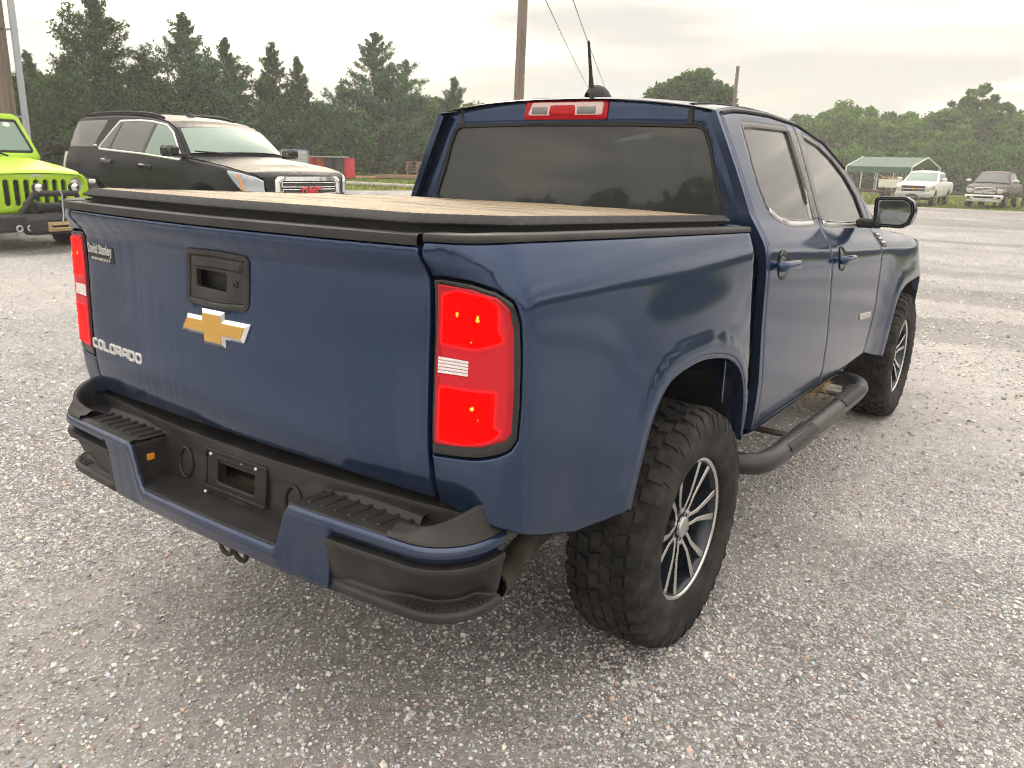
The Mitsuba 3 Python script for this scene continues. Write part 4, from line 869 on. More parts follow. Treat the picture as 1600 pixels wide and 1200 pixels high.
bow_o = Polygon([(-.142, 1.0785), (-.109, 1.128), (-.0445, 1.128), (-.0445, 1.149), (.051, 1.149), (.051, 1.1305), (.152, 1.1305), (.124, 1.079), (.052, 1.079), (.052, 1.056), (-.040, 1.056), (-.040, 1.0785)])
w_p = stand(1456, 46.5); far_pickup('white_pickup', [w_p[0]-.15, w_p[1], w_p[2]], -1.60, 'm_white', 'm_chrome_dull', True, 1.86, 'white extended cab pickup parked on the grass edge in front of the carport', 'm_glass_green', 'bars')
w_p = stand(1562, 46.0); far_pickup('brown_pickup', [w_p[0], w_p[1], w_p[2]], -1.63, 'm_brown_paint', 'm_chrome_dull', False, 1.93, 'dark brown crew cab pickup with chrome bumper at the right edge', 'm_glass_dark', 'mesh')
# ------------------------------------------------------------------ the blue pickup in front
PT = 'blue_pickup_truck'
tag(PT, 'dusty dark blue crew cab pickup truck with black tonneau cover and lit red tail lamps', 'pickup truck')
def both(key, mesh, m, smooth=35, **k):
    put(key, mesh, m, smooth, **k); put(key, mirror_x(mesh), m, smooth, **k)
def PK(k): return PT+'__'+k

# outlines, in the (s, z), (y, z) and (x, z) domains of the surfaces
RAILB = [(0, 1.377), (.107, 1.377), (.193, 1.377), (.409, 1.370), (.776, 1.357), (1.594, 1.329)]
ARCH = [(.678, .644), (.706, .742), (.743, .841), (.795, .925), (.888, .981), (1.055, .996), (1.264, .970), (1.410, .910), (1.488, .810), (1.522, .635)]
ARCHC = crv(ARCH, 40)
BEDP = Polygon([(.003, .785), (.10, .760), (.186, .741), (.32, .690), (.458, .648), (.60, .640)]+ARCHC+[(1.537, .608), (1.55, .82), (1.572, 1.03), (1.575, 1.21), (1.590, 1.3291)]+[(float(a), float(b)) for a, b in zip(np.linspace(1.56, .03, 50), PchipInterpolator(*np.array(RAILB).T)(np.linspace(1.56, .03, 50)))]+[(.003, 1.377)])
LAMPF = rpoly([(.004, 1.296), (.04, 1.2965), (.105, 1.293), (.159, 1.279), (.191, 1.256), (.205, 1.215), (.2095, 1.14), (.211, 1.03), (.207, .957), (.192, .937), (.169, .928), (.127, .919), (.059, .912), (.004, .909)], 0.004)
bed = BEDP.difference(LAMPF.buffer(.004))
both(PK('bed_side'), panel(bed, BED, h=.022, edge=.006, push=.0035, thick=.03), 'm_truck_paint', 60)
# wheel lip: a rolled edge round the rear opening
def lip(pts, P, flip=False, rad=.012, deep=.05):
    pts = np.array(pts); V = P(pts); e = 1e-4
    n = np.cross(P(pts+[e, 0])-P(pts-[e, 0]), P(pts+[0, e])-P(pts-[0, e])); n /= np.linalg.norm(n, axis=1, keepdims=True)
    t = np.gradient(V, axis=0); t /= np.linalg.norm(t, axis=1, keepdims=True); b = np.cross(t, n)
    secs = [V+n*o+b*w for o, w in ((-.001, .012), (.0005, .009), (.0008, .004), (-.0005, .000), (-.004, -.003), (-deep, -.003))]
    return grid(np.stack(secs, 1))
m = lip(ARCHC, BED); both(PK('wheel_lip'), m, 'm_truck_paint', 50)

# tail lamps
lens = rpoly([(.016, 1.287), (.103, 1.282), (.157, 1.267), (.180, 1.243), (.188, 1.196), (.192, 1.087), (.191, .975), (.178, .960), (.127, .946), (.059, .938), (.013, .936), (.013, 1.1)], .004)
lit1 = rpoly([(.030, 1.262), (.028, 1.163), (.109, 1.160), (.150, 1.172), (.166, 1.178), (.153, 1.200), (.154, 1.249), (.131, 1.268), (.064, 1.276)], .006)
lit2 = rpoly([(.027, 1.066), (.026, .948), (.06, .946), (.098, .949), (.145, .962), (.166, .980), (.150, .990), (.152, 1.066)], .006)
rev = Polygon([(.019, 1.132), (.018, 1.095), (.093, 1.097), (.094, 1.131)])
inner1 = lens.difference(unary := shapely.union_all([lit1, lit2, rev]).buffer(.0005))
edge_l = lens.difference(lens.buffer(-.012)).difference(unary)
dim = lens.buffer(-.0121).difference(unary)
for sgn in (1, -1):
    fx = (lambda m_: m_) if sgn == 1 else mirror_x
    k = put(PK('tail_lamp'), fx(panel(LAMPF.difference(lens.buffer(-.002)), BED, h=.02, edge=.004, push=.003, thick=.03, off=.001)), 'm_black_gloss', 50)
    tag(k, 'lit red right tail lamp in a black surround' if sgn == 1 else 'red left tail lamp seen nearly edge-on')
    put(k+'__lens', fx(panel(edge_l, BED, h=.02, edge=.003, push=.002, thick=.012, off=.004)), 'm_red_lens', 50)
    em = lambda r_: dict(emitter={'type': 'area', 'radiance': rgb(*r_)})
    put(k+'__lens', fx(panel(dim, BED, h=.02, edge=.003, push=.001, thick=.012, off=.003)), 'm_red_lens', 50, **em((.010, .0002, .0005)))
    for pg in (lit1, lit2):
        ring = pg.buffer(.0065).intersection(lens.buffer(-.004)).difference(pg.buffer(.0002)).difference(rev.buffer(.001))
        put(k+'__lens', fx(panel(ring, BED, h=.02, edge=.001, push=.0002, thick=.004, off=.0039)), 'm_red_lens', 50, **em((.034, .0, .0)))
        put(k+'__brake_light', fx(panel(pg, BED, h=.02, edge=.004, push=.001, thick=.008, off=.0035)), 'm_red_lit', 50, **em((.105, .0, .0)))
    rr_ = np.random.default_rng(3)
    for (a, z, r_) in ((.064, 1.228, .0050), (.113, 1.222, .0062), (.105, 1.029, .0052), (.119, 1.006, .0018), (.100, 1.172, .0020)):
        v = Polygon([(a+r_*rr_.uniform(.35, 1.15)*math.cos(t), z+1.35*r_*rr_.uniform(.35, 1.15)*math.sin(t)) for t in np.linspace(0, 2*np.pi, 11)[:-1]]).buffer(0)
        put(k+'__bulb', fx(panel(v, BED, h=.02, edge=.001, push=.0005, thick=.003, off=.0048)), 'm_amber', 50, **em((.13, .026, .0)))
    n_ = 5
    for i in range(n_):
        a0, a1 = i/n_, (i+.78)/n_
        st = Polygon([(.019, 1.132-.037*a0), (.094, 1.131-.034*a0), (.0935, 1.131-.034*a1), (.0185, 1.132-.037*a1)])
        put(k+'__reverse_light', fx(panel(st, BED, h=.02, edge=.001, push=.001, thick=.004, off=.004)), 'm_clear_lens', 40)
    put(k+'__reflector', fx(panel(rev, BED, h=.02, edge=.001, push=.001, thick=.004, off=.0015)), 'm_red_lens', 40)

# black rail caps along the bed and the tailgate top
s_ = np.r_[np.linspace(.004, .3, 24), np.linspace(.34, 1.590, 36)]
zb = PchipInterpolator(*np.array(RAILB).T)(s_)
def capsec(P, a, zb_, w=.05, hh=.015):
    e = 1e-4; base = np.stack([a, zb_], 1); V = P(base)
    n = np.cross(P(base+[e, 0])-P(base-[e, 0]), np.tile([0, 0, 1.], (len(a), 1))); n[:, 2] = 0; n /= np.linalg.norm(n, axis=1, keepdims=True)
    z = lambda q: np.array([0, 0, q])
    return grid(np.stack([V+n*-.01+z(-.001), V+n*.004+z(-.001), V+n*.006+z(.003), V+n*.004+z(hh-.003), V-n*.001+z(hh), V-n*w+z(hh), V-n*w+z(-.03)], 1))
both(PK('rail_cap'), capsec(BED, s_, zb), 'm_black_trim', 50)
x_ = np.linspace(-.693, .693, 60)
put(PK('rail_cap'), capsec(TG, x_, 1.368+0*x_, hh=.022), 'm_black_trim', 50)

# tailgate with handle, emblem, lettering and dealer badge
HB = rpoly([(-.118, 1.163), (-.105, 1.156), (.02, 1.152), (.128, 1.160), (.140, 1.170), (.1505, 1.285), (.143, 1.298), (.02, 1.302), (-.093, 1.300), (-.104, 1.290)], .012)
tgp = Polygon([(-.694, .790), (-.35, .806), (0, .812), (.35, .806), (.694, .790), (.694, 1.367), (-.694, 1.367)])
put(PK('tailgate'), panel(tgp.difference(HB.buffer(-.006)), TG, h=.022, edge=.006, push=.004, thick=.03), 'm_truck_paint', 60)
TGK = PK('tailgate')
hole = rpoly([(-.072, 1.203), (-.070, 1.249), (.058, 1.247), (.052, 1.199)], .006)
hk = put(TGK+'__handle', panel(HB.difference(HB.buffer(-.016)), TG, h=.03, edge=.005, push=.004, thick=.02, off=.006), 'm_black_trim', 40)
put(TGK+'__handle', panel(HB.buffer(-.015).difference(hole), TG, h=.03, edge=.004, push=.003, thick=.012, off=.001), 'm_black_trim', 40)
put(TGK+'__handle', panel(rpoly([(-.082, 1.252), (-.078, 1.286), (.02, 1.289), (.128, 1.285), (.124, 1.252), (.02, 1.254)], .006), TG, h=.03, edge=.008, push=.008, thick=.008, off=.008), 'm_black_trim', 40)
hp = np.array([q for q in hole.exterior.coords]); 
put(TGK+'__handle_recess', panel(hole.buffer(.004), TG, h=.03, edge=.002, push=0, thick=.0, off=-.034), 'm_black', 40)
def lockm(a, z):
    q = TG(np.array([[a, z]]))[0]
    return xf(lathe([(0, .0001), (0, .008), (.006, .0085), (.008, .007), (.008, .004), (.004, .003), (.004, .0001)], 20), place(q+[0, .001, 0], -math.pi/2))
put(TGK+'__lock', lockm(.096, 1.224), 'm_dark_metal', 40)
bow_o = Polygon([(-.142, 1.0785), (-.109, 1.128), (-.0445, 1.128), (-.0445, 1.149), (.051, 1.149), (.051, 1.1305), (.152, 1.1305), (.124, 1.079), (.052, 1.079), (.052, 1.056), (-.040, 1.056), (-.040, 1.0785)])
bow_i = bow_o.buffer(-.0105, join_style=2)
put(TGK+'__emblem', panel(bow_o, TG, h=.06, edge=.0095, push=0, thick=.006, off=.005, prof=[(.0095, -.006)]), 'm_chrome', 15)
put(TGK+'__emblem', panel(bow_i, TG, h=.06, edge=.001, push=.0005, thick=.004, off=.0128), 'm_gold', 20)
gl, tw = glyphs('COLORADO', .029, .024, .0042, .0125)
for g in gl:
    g = shapely.affinity.scale(g, .315/tw, 1, origin=(0, 0)); g = shapely.affinity.translate(g, -.694+.004, .9445)
    put(TGK+'__letter', panel(g, TG, h=.02, edge=.0012, push=.0012, thick=.005, off=.0045), 'm_letter', 20)
db = cat_([txt_poly('David Stanley', .026, -.673, 1.232, True, .162), txt_poly('CHEVROLET', .008, -.655, 1.2195, True, .135)])
back = rpoly([(-.676, 1.216), (-.676, 1.262), (-.60, 1.262), (-.505, 1.264), (-.503, 1.2165)], .003)
put(TGK+'__dealer_badge', panel(back, TG, h=.05, edge=.001, push=.0005, thick=.002, off=.0022), 'm_black', 30)
put(TGK+'__dealer_badge', onto(db, TG, .0022), 'm_letter', False)

# tonneau cover
def ton_top(y): return 1.4245-.0445*np.clip((y+1.0)/1.30, -1, 1.3)
TOP = rpoly([(-.775, -.86), (-.66, -1.045), (0, -1.083), (.66, -1.045), (.775, -.86), (.775, .46), (-.775, .46)], .06)
yy = meshkit
def TON(ab):
    x, y = ab[:, 0], ab[:, 1]
    w = meshkit.fbm(np.stack([x*2.2, y*30, 0*x], -1), 3, 5)-.5
    w2 = meshkit.noise(np.stack([x*1.1, y*13+.8*np.sin(x*2.1), 0*x], -1), 8)-.5
    d = np.clip((.775-np.abs(x))/.1, 0, 1)*np.clip((y+1.08)/.1, 0, 1)
    return np.stack([x, y, ton_top(y)+d*(.0080*w+.009*w2)], -1)
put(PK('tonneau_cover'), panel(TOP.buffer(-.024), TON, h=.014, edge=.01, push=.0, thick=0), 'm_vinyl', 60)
r_ = dens(TOP.exterior, .012); 
if not TOP.exterior.is_ccw: r_ = r_[::-1]
t_ = np.roll(r_, -1, 0)-np.roll(r_, 1, 0); t_ /= np.linalg.norm(t_, axis=1, keepdims=True); nn = np.stack([t_[:, 1], -t_[:, 0]], 1)
arc = np.r_[0, np.cumsum(np.linalg.norm(np.diff(r_, axis=0), axis=1))]
tor = ton_top(r_[:, 1])
secs = []
for o, dz, rp in ((-.026, .0010, 0.), (-.021, .0020, .2), (-.016, .0008, .7), (-.002, -.007, 1.), (.008, -.012, 1.), (.011, -.0155, .5), (.009, -.019, 0), (-.03, -.020, 0)):
    wv = .0017*rp*np.sin(arc*2*np.pi/.030+o*150)
    secs.append(np.column_stack([r_+nn*(o+wv*.6)[:, None], tor+dz+wv]))
S = np.stack(secs, 1); S = np.concatenate([S, S[:1]], 0)
put(PK('tonneau_cover__edge_roll'), grid(S)if True else None, 'm_vinyl_edge', 50)
sk = [np.column_stack([r_+nn*o, tor+dz]) for o, dz in ((-.012, -.018), (-.012, -.075))]
S = np.stack(sk, 1); S = np.concatenate([S, S[:1]], 0); put(PK('tonneau_cover__seal'), grid(S), 'm_black', 50)

# step bumper
def plan(t):
    """bumper plan curve: t from -1 to 1; returns (xy, outward normal)"""
    t = np.asarray(t, float); a = np.abs(t)
    L = [.70, .148*np.pi/2, .045]; tot = sum(L); d = a*tot
    th = np.clip((d-L[0])/.148, 0, np.pi/2)
    x = np.where(d < L[0], d, .70+.145*np.sin(th)); y = -1.172+.030*(np.minimum(x, .70)/.70)**2
    y = np.where(d < L[0], y, -1.142+.152*(1-np.cos(th)))+np.maximum(d-L[0]-L[1], 0)
    nx = np.where(d < L[0], .085*x/.70, np.maximum(np.sin(th), .085)); ny = -np.sqrt(np.maximum(1-nx**2, 0)); 
    sg = np.sign(t)+(t == 0)
    return np.stack([x*sg, y], -1), np.stack([nx*sg, ny], -1)
PL = .70+.148*np.pi/2+.045
def tx(x): return np.asarray(x)/PL
def sweep(ts, secfn):
    xy, n = plan(ts); out = []
    for i, t in enumerate(ts):
        q = np.array(secfn(abs(t)*PL, t)); out.append(np.column_stack([xy[i]+np.outer(q[:, 0], n[i]), q[:, 1]]))
    return grid(np.array(out))
def ztop(d): return .600+.130*sstep(.285, .352, d)
def zbot(d): return .530+.150*sstep(.462, .485, d)
ts = np.unique(np.r_[np.linspace(-1, 1, 121), tx(np.r_[np.linspace(.27, .37, 16), np.linspace(.455, .49, 9)]), -tx(np.r_[np.linspace(.27, .37, 16), np.linspace(.455, .49, 9)])])

put(PK('bumper'), sweep(ts, lambda d, t: [(-.020, ztop(d)-.006), (-.014, ztop(d)), (-.005, ztop(d)-.003), (0, ztop(d)-.012), (.001, ztop(d)-.025), (-.006, (ztop(d)+zbot(d))/2), (-.010, zbot(d)+.016), (-.016, zbot(d)+.003), (-.026, zbot(d)), (-.06, zbot(d))]), 'm_truck_paint', 60)
BK = PK('bumper')
# lower corner trims with the corner steps
for sg in (1, -1):
    tt = sg*tx(np.linspace(.452, .972, 48))
    def sec(d, t):
        e0 = sstep(.465, .50, d); i0 = -.030*sstep(.466, .452, d); stp = sstep(.60, .72, d)*sstep(.972, .92, d); rec = .013*sstep(.50, .52, d)*sstep(.955, .935, d)
        zb_ = .532+.0*d; zt = .677
        q_ = [(-.03, zt), (-.002, zt), (.001, zt-.005), (-.002, zt-.018), (-.006-rec, zt-.026), (-.014-rec-.010*stp, .60), (-.020-rec-.03*stp, .575), (-.024-rec*.5-.022*stp, .568), (-.022, .565), (-.012*e0-.02*(1-e0), .562), (-.008*e0-.02*(1-e0), .553), (-.012, .540), (-.028, zb_), (-.06, zb_)]; return [(a_+i0, b_) for a_, b_ in q_]
    m_ = sweep(tt, sec); 
    if sg == -1: m_.faces = m_.faces[:, ::-1]
    k = put(BK+'__corner_trim', m_, 'm_black_trim', 50)
    # ribs on the corner step
    for j in range(16):
        d = .69+j*.0155; xy, n = plan(np.array([sg*tx(d)])); c = xy[0]+n[0]*(-.040)
        put(BK+'__step_rib' , bx([c[0], c[1], .5665], [.004, .040, .004], .001, rotm(math.atan2(n[0][1], n[0][0])+math.pi/2, [0, 0, 1])), 'm_black_trim', 30)
    # raised corner pad above the painted bar
    tt = sg*tx(np.linspace(.655, .977, 40))
    def sec2(d, t):
        zt = .748+.060*sstep(.655, .95, d)
        return [(-.11+.05*sstep(.66, .8, d), .722), (-.075+.03*sstep(.66, .8, d), zt-.012), (-.055+.02*sstep(.66, .8, d), zt), (-.043+.02*sstep(.66, .8, d), zt+.001), (-.026, zt-.008), (-.010, .742), (-.006, .731), (-.02, .722)]
    m_ = sweep(tt, sec2)
    if sg == -1: m_.faces = m_.faces[:, ::-1]
    put(BK+'__corner_pad', m_, 'm_black_trim', 50)
    # top step pad with its scalloped edge and ribs
    xs = np.linspace(.345, .665, 60); ped = []
    for x in xs:
        xy, n = plan(np.array([sg*tx(x)])); f = xy[0]; sc = .004*max(0, np.sin(x*2*np.pi/.047))
        sx = f[0]
        ped.append([[sx, f[1]+.008, .726], [sx, f[1]+.012, .732], [sx, f[1]+.030+sc, .733], [sx, f[1]+.033+sc, .728], [sx, -1.04, .726], [sx, -1.03, .742], [sx, -1.0, .745], [sx, -.95, .744]])
    m_ = grid(np.array(ped)); 
    if sg == -1: m_.faces = m_.faces[:, ::-1]
    put(BK+'__step_pad', m_, 'm_black_trim', 40)
    for j in range(7):
        x = .375+j*.044; xy, n = plan(np.array([sg*tx(x)]))
        put(BK+'__pad_rib', bx([sg*x, xy[0][1]+.085, .728], [.012, .085, .008], .003), 'm_black_trim', 30)
dxy, dn = plan(tx(np.linspace(-1.0, 1.0, 90)*PL)); dq = dxy-dn*.022
for sg in (1, -1):
    h_ = [tuple(q) for q in dq if q[0]*sg > .352]
    dp_ = Polygon(h_+([(sg*.815, -.94), (sg*.352, -.93)] if sg == 1 else [(sg*.352, -.93), (sg*.815, -.94)])).buffer(0)
    dm_ = trimesh.creation.extrude_polygon(dp_, .016, engine='earcut'); dm_.apply_translation([0, 0, .708]); put(BK+'__deck', dm_, 'm_black', 20)
lx = np.linspace(-.79, .79, 56); ly = yrear(lx)
put(BK+'__ledge', grid(np.stack([np.stack([lx, ly+o_, z_+0*lx], -1) for o_, z_ in ((.040, .70), (.036, .752), (.040, .763), (.055, .768), (.13, .769), (.14, .70))], 1)), 'm_black_trim', 40)
# middle: lower deck, back wall with the plate opening, side walls
xs = np.linspace(-.346, .346, 52); dk = []
for x in xs:
    f = plan(np.array([tx(abs(x))*np.sign(x)]))[0][0][1]; sc = .004*max(0, np.sin(x*2*np.pi/.047))
    dk.append([[x, f+.010, .597], [x, f+.013, .604], [x, f+.028+sc, .604], [x, f+.031+sc, .598], [x, -1.055, .600]])
put(BK+'__step_pad', grid(np.array(dk)), 'm_black_trim', 40)
wall = Polygon([(-.35, .590), (.35, .590), (.35, .742), (-.35, .742)])
ph = rpoly([(-.085, .640), (.085, .640), (.085, .712), (-.085, .712)], .012)
WL = lambda ab: np.stack([ab[:, 0], -1.055+.06*(ab[:, 0]/.7)**2*0+(ab[:, 1]-.59)*.10, ab[:, 1]], -1)
put(BK+'__back_wall', panel(wall.difference(ph), WL, h=.06, edge=.004, push=.003, thick=.02), 'm_black_trim', 40)
pb = rpoly([(-.135, .618), (.135, .618), (.135, .736), (-.135, .736)], .008)
put(BK+'__plate_holder', panel(pb.difference(ph.buffer(-.004)), WL, h=.05, edge=.004, push=.003, thick=.01, off=.010), 'm_black', 30)
put(BK+'__plate_holder', panel(pb.difference(pb.buffer(-.010)), WL, h=.05, edge=.003, push=.002, thick=.01, off=.014), 'm_black', 30)
for (x, z) in ((-.105, .722), (.092, .724), (-.128, .606), (.03, .7225)):
    q = WL(np.array([[x, z]]))[0]
    put(BK+'__bolt', xf(trimesh.creation.icosphere(1, .0065 if x < .02 or x > .05 else .003), place(q+[0, -.012, 0])), 'm_bolt', 60)
for sg in (1, -1):
    pts = np.array([[sg*.352, -1.19+.012, .598], [sg*.352, -1.19+.012, .730], [sg*.348, -.99, .745], [sg*.330, -.99, .590]])
    put(BK+'__side_wall', bx([sg*.347, -1.083, .657], [.012, .125, .125], .003), 'm_black_trim', 30)
    ov = Point(0, 0).buffer(1, quad_segs=10); ov = shapely.affinity.translate(shapely.affinity.scale(ov, .034, .048), sg*.235, .664)
    put(BK+'__socket_cover', panel(ov.difference(ov.buffer(-.008)), WL, h=.05, edge=.003, push=.003, thick=.008, off=.009), 'm_black', 40)
    put(BK+'__socket_cover', panel(ov.buffer(-.0085), WL, h=.05, edge=.004, push=.003, thick=.006, off=.004), 'm_black_trim', 40)
put(BK+'__marker_tag', bx([-.338, -1.10, .672], [.004, .024, .020], .002), 'm_orange', 20)
tag(BK+'__marker_tag', 'small orange square tag inside the bumper')
# hitch: receiver, chain loops, exhaust tip
hk = put(PK('hitch_receiver'), cat_([bx([0, -.95, .60], [.62, .08, .08], .008), bx([0, -1.02, .585], [.09, .07, .08], .01)]), 'm_frame', 30)
for x in (.055, .115):
    t = np.linspace(-.35*np.pi, 1.35*np.pi, 18)
    put(PK('chain_loop'), tube(np.stack([x+.024*np.cos(t), -1.135+0*t, .516-.020*np.sin(t)], 1), .0065, 8), 'm_frame', 50)
ex = smooth_path([(.62, -.2, .52), (.66, -.6, .50), (.735, -.80, .525), (.785, -.915, .555)], 24)
put(PK('exhaust_pipe'), cat_([tube(ex, .034, 16, False), tube(ex, .030, 16, False)]), 'm_frame', 50)

# cab: shell, roof, rear wall, doors, glass
def stop(y): return np.interp(y, [.50, .585, .729, .891, 1.196, 1.631, 2.024, 2.30, 2.50, 2.62], [1.722, 1.738, 1.754, 1.761, 1.764, 1.746, 1.680, 1.560, 1.40, 1.27])
YR = .552
def sidez(y): return stop(y)
top = [(y, float(stop(y))) for y in np.r_[YR, np.linspace(.62, 2.6, 40)]]
SHELL = Polygon([(.60, .575), (.603, .76), (.563, .95), (.548, 1.10), (.545, 1.25), (.55, 1.45)]+top+[(2.56, 1.235), (2.42, 1.20), (2.40, .585), (1.5, .565)])
MID = crv([(1.522, .566), (1.505, .80), (1.462, .98), (1.425, 1.18), (1.440, 1.30), (1.480, 1.47), (1.562, 1.722)], 30)
dt = lambda y: float(stop(y))-.020
DR = Polygon([(.640, .583), (.640, .76), (.588, .97), (.572, 1.12), (.568, 1.25), (.572, 1.45), (.585, dt(.585)-.006), (.60, dt(.60)), (.75, dt(.75)), (.9, dt(.9)), (1.05, dt(1.05)), (1.2, dt(1.2)), (1.35, dt(1.35)), (1.545, dt(1.545))]+[(y-.004, z) for y, z in MID[::-1] if z < 1.70])
FS = [(2.36, .571), (2.445, .82), (2.425, 1.03), (2.432, 1.18), (2.455, 1.262)]
DF = Polygon([(y+.004, z) for y, z in MID if z < 1.70]+[(1.572, dt(1.572)), (1.65, dt(1.65)), (1.78, dt(1.78)), (1.9, dt(1.9)), (2.02, dt(2.02)), (2.15, dt(2.15)), (2.28, dt(2.28)), (2.38, dt(2.38)), (2.455, 1.40), (2.48, 1.30)]+FS[::-1])
WR = rpoly([(.765, 1.690), (.914, 1.6985), (1.395, 1.7035), (1.362, 1.56), (1.310, 1.326), (1.10, 1.332), (.948, 1.340), (.817, 1.364), (.735, 1.404), (.717, 1.47), (.725, 1.54)], .022)
WR = shapely.affinity.translate(WR, .032, 0)
WF = rpoly([(1.634, 1.688), (1.875, 1.652), (2.053, 1.593), (2.217, 1.508), (2.318, 1.410), (2.352, 1.270), (1.90, 1.288), (1.462, 1.313), (1.505, 1.45), (1.560, 1.58)], .012)
WF = shapely.affinity.translate(WF, .032, 0)
shell = SHELL.difference(DR.buffer(.004)).difference(DF.buffer(.004))
ck = PK('cab')
both(ck, panel(shell, SIDE, h=.03, edge=.003, push=.0015, thick=.03), 'm_truck_paint', 50)
for nm, D, Wn, hy in (('rear', DR, WR, .745), ('front', DF, WF, 1.615)):
    for sg in (1, -1):
        fx = (lambda m_: m_) if sg == 1 else mirror_x
        k = put(PK('door'), fx(panel(D.difference(Wn.buffer(.012)), SIDE, h=.024, edge=.005, push=.003, thick=.03)), 'm_truck_paint', 50)
        put(k+'__window_trim', fx(panel(Wn.buffer(.013).difference(Wn.buffer(-.009)), SIDE, h=.03, edge=.004, push=.004, thick=.012, off=.001)), 'm_black_gloss', 40)
        put(k+'__window', fx(panel(Wn, SIDE, h=.05, edge=.001, push=0, thick=0, off=-.009)), 'm_glass_tint' if nm == 'rear' else 'm_glass_front', 60)
        bl = LineString([(Wn.bounds[0]+.03, float(belt(Wn.bounds[0]+.03))-.034 if nm == 'front' else 1.335), (Wn.bounds[2]-.01, float(belt(Wn.bounds[2]))-.016 if nm == 'front' else 1.312)])
        # belt strip under the glass: sky reflection put into the colour as dull chrome
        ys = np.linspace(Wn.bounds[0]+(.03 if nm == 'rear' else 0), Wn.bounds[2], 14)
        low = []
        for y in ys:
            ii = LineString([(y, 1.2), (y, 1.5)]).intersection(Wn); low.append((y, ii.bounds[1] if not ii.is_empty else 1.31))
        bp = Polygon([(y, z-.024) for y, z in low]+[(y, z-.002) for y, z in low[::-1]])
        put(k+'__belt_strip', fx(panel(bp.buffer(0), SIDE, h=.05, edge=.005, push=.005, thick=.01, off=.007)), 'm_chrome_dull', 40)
        # handle: recess dish, bar
        hz = 1.192 if nm == 'rear' else 1.146
        q = SIDE(np.array([[hy, hz]]))[0]
        rc = shapely.affinity.scale(Point(hy-.01, hz).buffer(1, quad_segs=10), .062, .055)
        put(k+'__handle_recess', fx(panel(rc, SIDE, h=.01, edge=.002, push=0, thick=0, off=.0035, prof=[(.006, .001), (.02, .006)])), 'm_black_gloss', 60)
        hb = smooth_path([q+[.012, -.105, .004], q+[.034, -.085, .003], q+[.040, 0, 0], q+[.036, .085, -.004], q+[.014, .108, -.006]], 18)
        hm = tube(hb, np.r_[.013, np.full(16, .019), .013], 12); hm.vertices[:, 0] = q[0]+.0+(hm.vertices[:, 0]-q[0])*.85
        put(k+'__handle', fx(hm), 'm_truck_paint', 60)
        # crease low on the door
# B pillar cover between the windows
bpil = Polygon([(1.404, 1.70), (1.370, 1.56), (1.322, 1.33), (1.409, 1.327), (1.437, 1.47), (1.515, 1.700)]); bpil = shapely.affinity.translate(bpil, .032, 0)
bpi2 = Polygon([(1.523, 1.700), (1.445, 1.47), (1.417, 1.325), (1.453, 1.322), (1.495, 1.45), (1.55, 1.58), (1.615, 1.684)]); bpi2 = shapely.affinity.translate(bpi2, .032, 0)
both(PK('pillar_cover'), panel(bpil, SIDE, h=.05, edge=.003, push=.002, thick=.008, off=.003), 'm_black_gloss', 40)
both(PK('pillar_cover'), panel(bpi2, SIDE, h=.05, edge=.003, push=.002, thick=.008, off=.003), 'm_black_gloss', 40)
# drip moulding above the doors
yd = np.r_[np.linspace(.60, 2.3, 50)]
V = SIDE(np.column_stack([yd, [dt(y)+.006 for y in yd]]))
both(PK('roof_seal'), tube(V+[.001, 0, 0], .006, 6), 'm_black', 50)
# lower door crease: a raised rib
yc = np.linspace(.66, 2.40, 60)
zc = np.interp(yc, [.59, 1.05, 1.55, 1.95, 2.15, 2.4], [.814, .805, .781, .748, .716, .70])
# roof
ry = np.r_[YR, np.linspace(.575, 2.07, 44)]
tt = np.sin(np.linspace(-1, 1, 49)*np.pi/2)
rz0 = np.array([stop(y) for y in ry]); rx0 = side_x(ry, rz0, True)
zc_ = np.interp(ry, [.552, .575, .62, 1.1, 1.7, 2.07], [1.780, 1.787, 1.791, 1.800, 1.778, 1.732])
R = np.stack([np.outer(rx0, tt), np.repeat(ry[:, None], len(tt), 1), rz0[:, None]+(zc_-rz0)[:, None]*(1-np.abs(tt)[None]**2.6)], -1)
rm = grid(R); rm.faces = rm.faces[:, ::-1]
put(PK('roof'), rm, 'm_truck_paint', 60)
# windscreen and bonnet
hx = np.linspace(-1, 1, 15)
A = np.stack([hx*rx0[-1]*.985, 2.07+.05*(1-hx**2), np.interp(np.abs(hx), [0, 1], [zc_[-1], rz0[-1]])], -1)
B = np.stack([hx*.80, 2.70+.16*(1-hx**2), 1.235+0*hx], -1)
put(PK('windscreen'), grid(np.array([A+(B-A)*k for k in np.linspace(0, 1, 9)])), 'm_glass_clear', 60)
FEN = Polygon([(2.372, .571), (2.452, .82), (2.433, 1.03), (2.440, 1.18), (2.465, 1.245), (2.60, 1.235), (2.9, 1.205), (3.3, 1.160), (3.7, 1.105), (4.0, 1.03), (4.06, .95), (4.06, .62), (3.80, .58)]+crv([(3.75, .58), (3.715, .75), (3.60, .86), (3.40, .912), (3.10, .908), (2.87, .868), (2.765, .75), (2.715, .58), (2.695, .50)], 30)+[(2.55, .53)])
both(PK('fender'), panel(FEN, SIDE, h=.03, edge=.006, push=.004, thick=.03), 'm_truck_paint', 50)
both(PK('wheel_lip'), lip(crv([(3.75, .58), (3.715, .75), (3.60, .86), (3.40, .912), (3.10, .908), (2.87, .868), (2.765, .75), (2.715, .58), (2.695, .50)], 30)[::-1], SIDE), 'm_truck_paint', 50)
bh = []
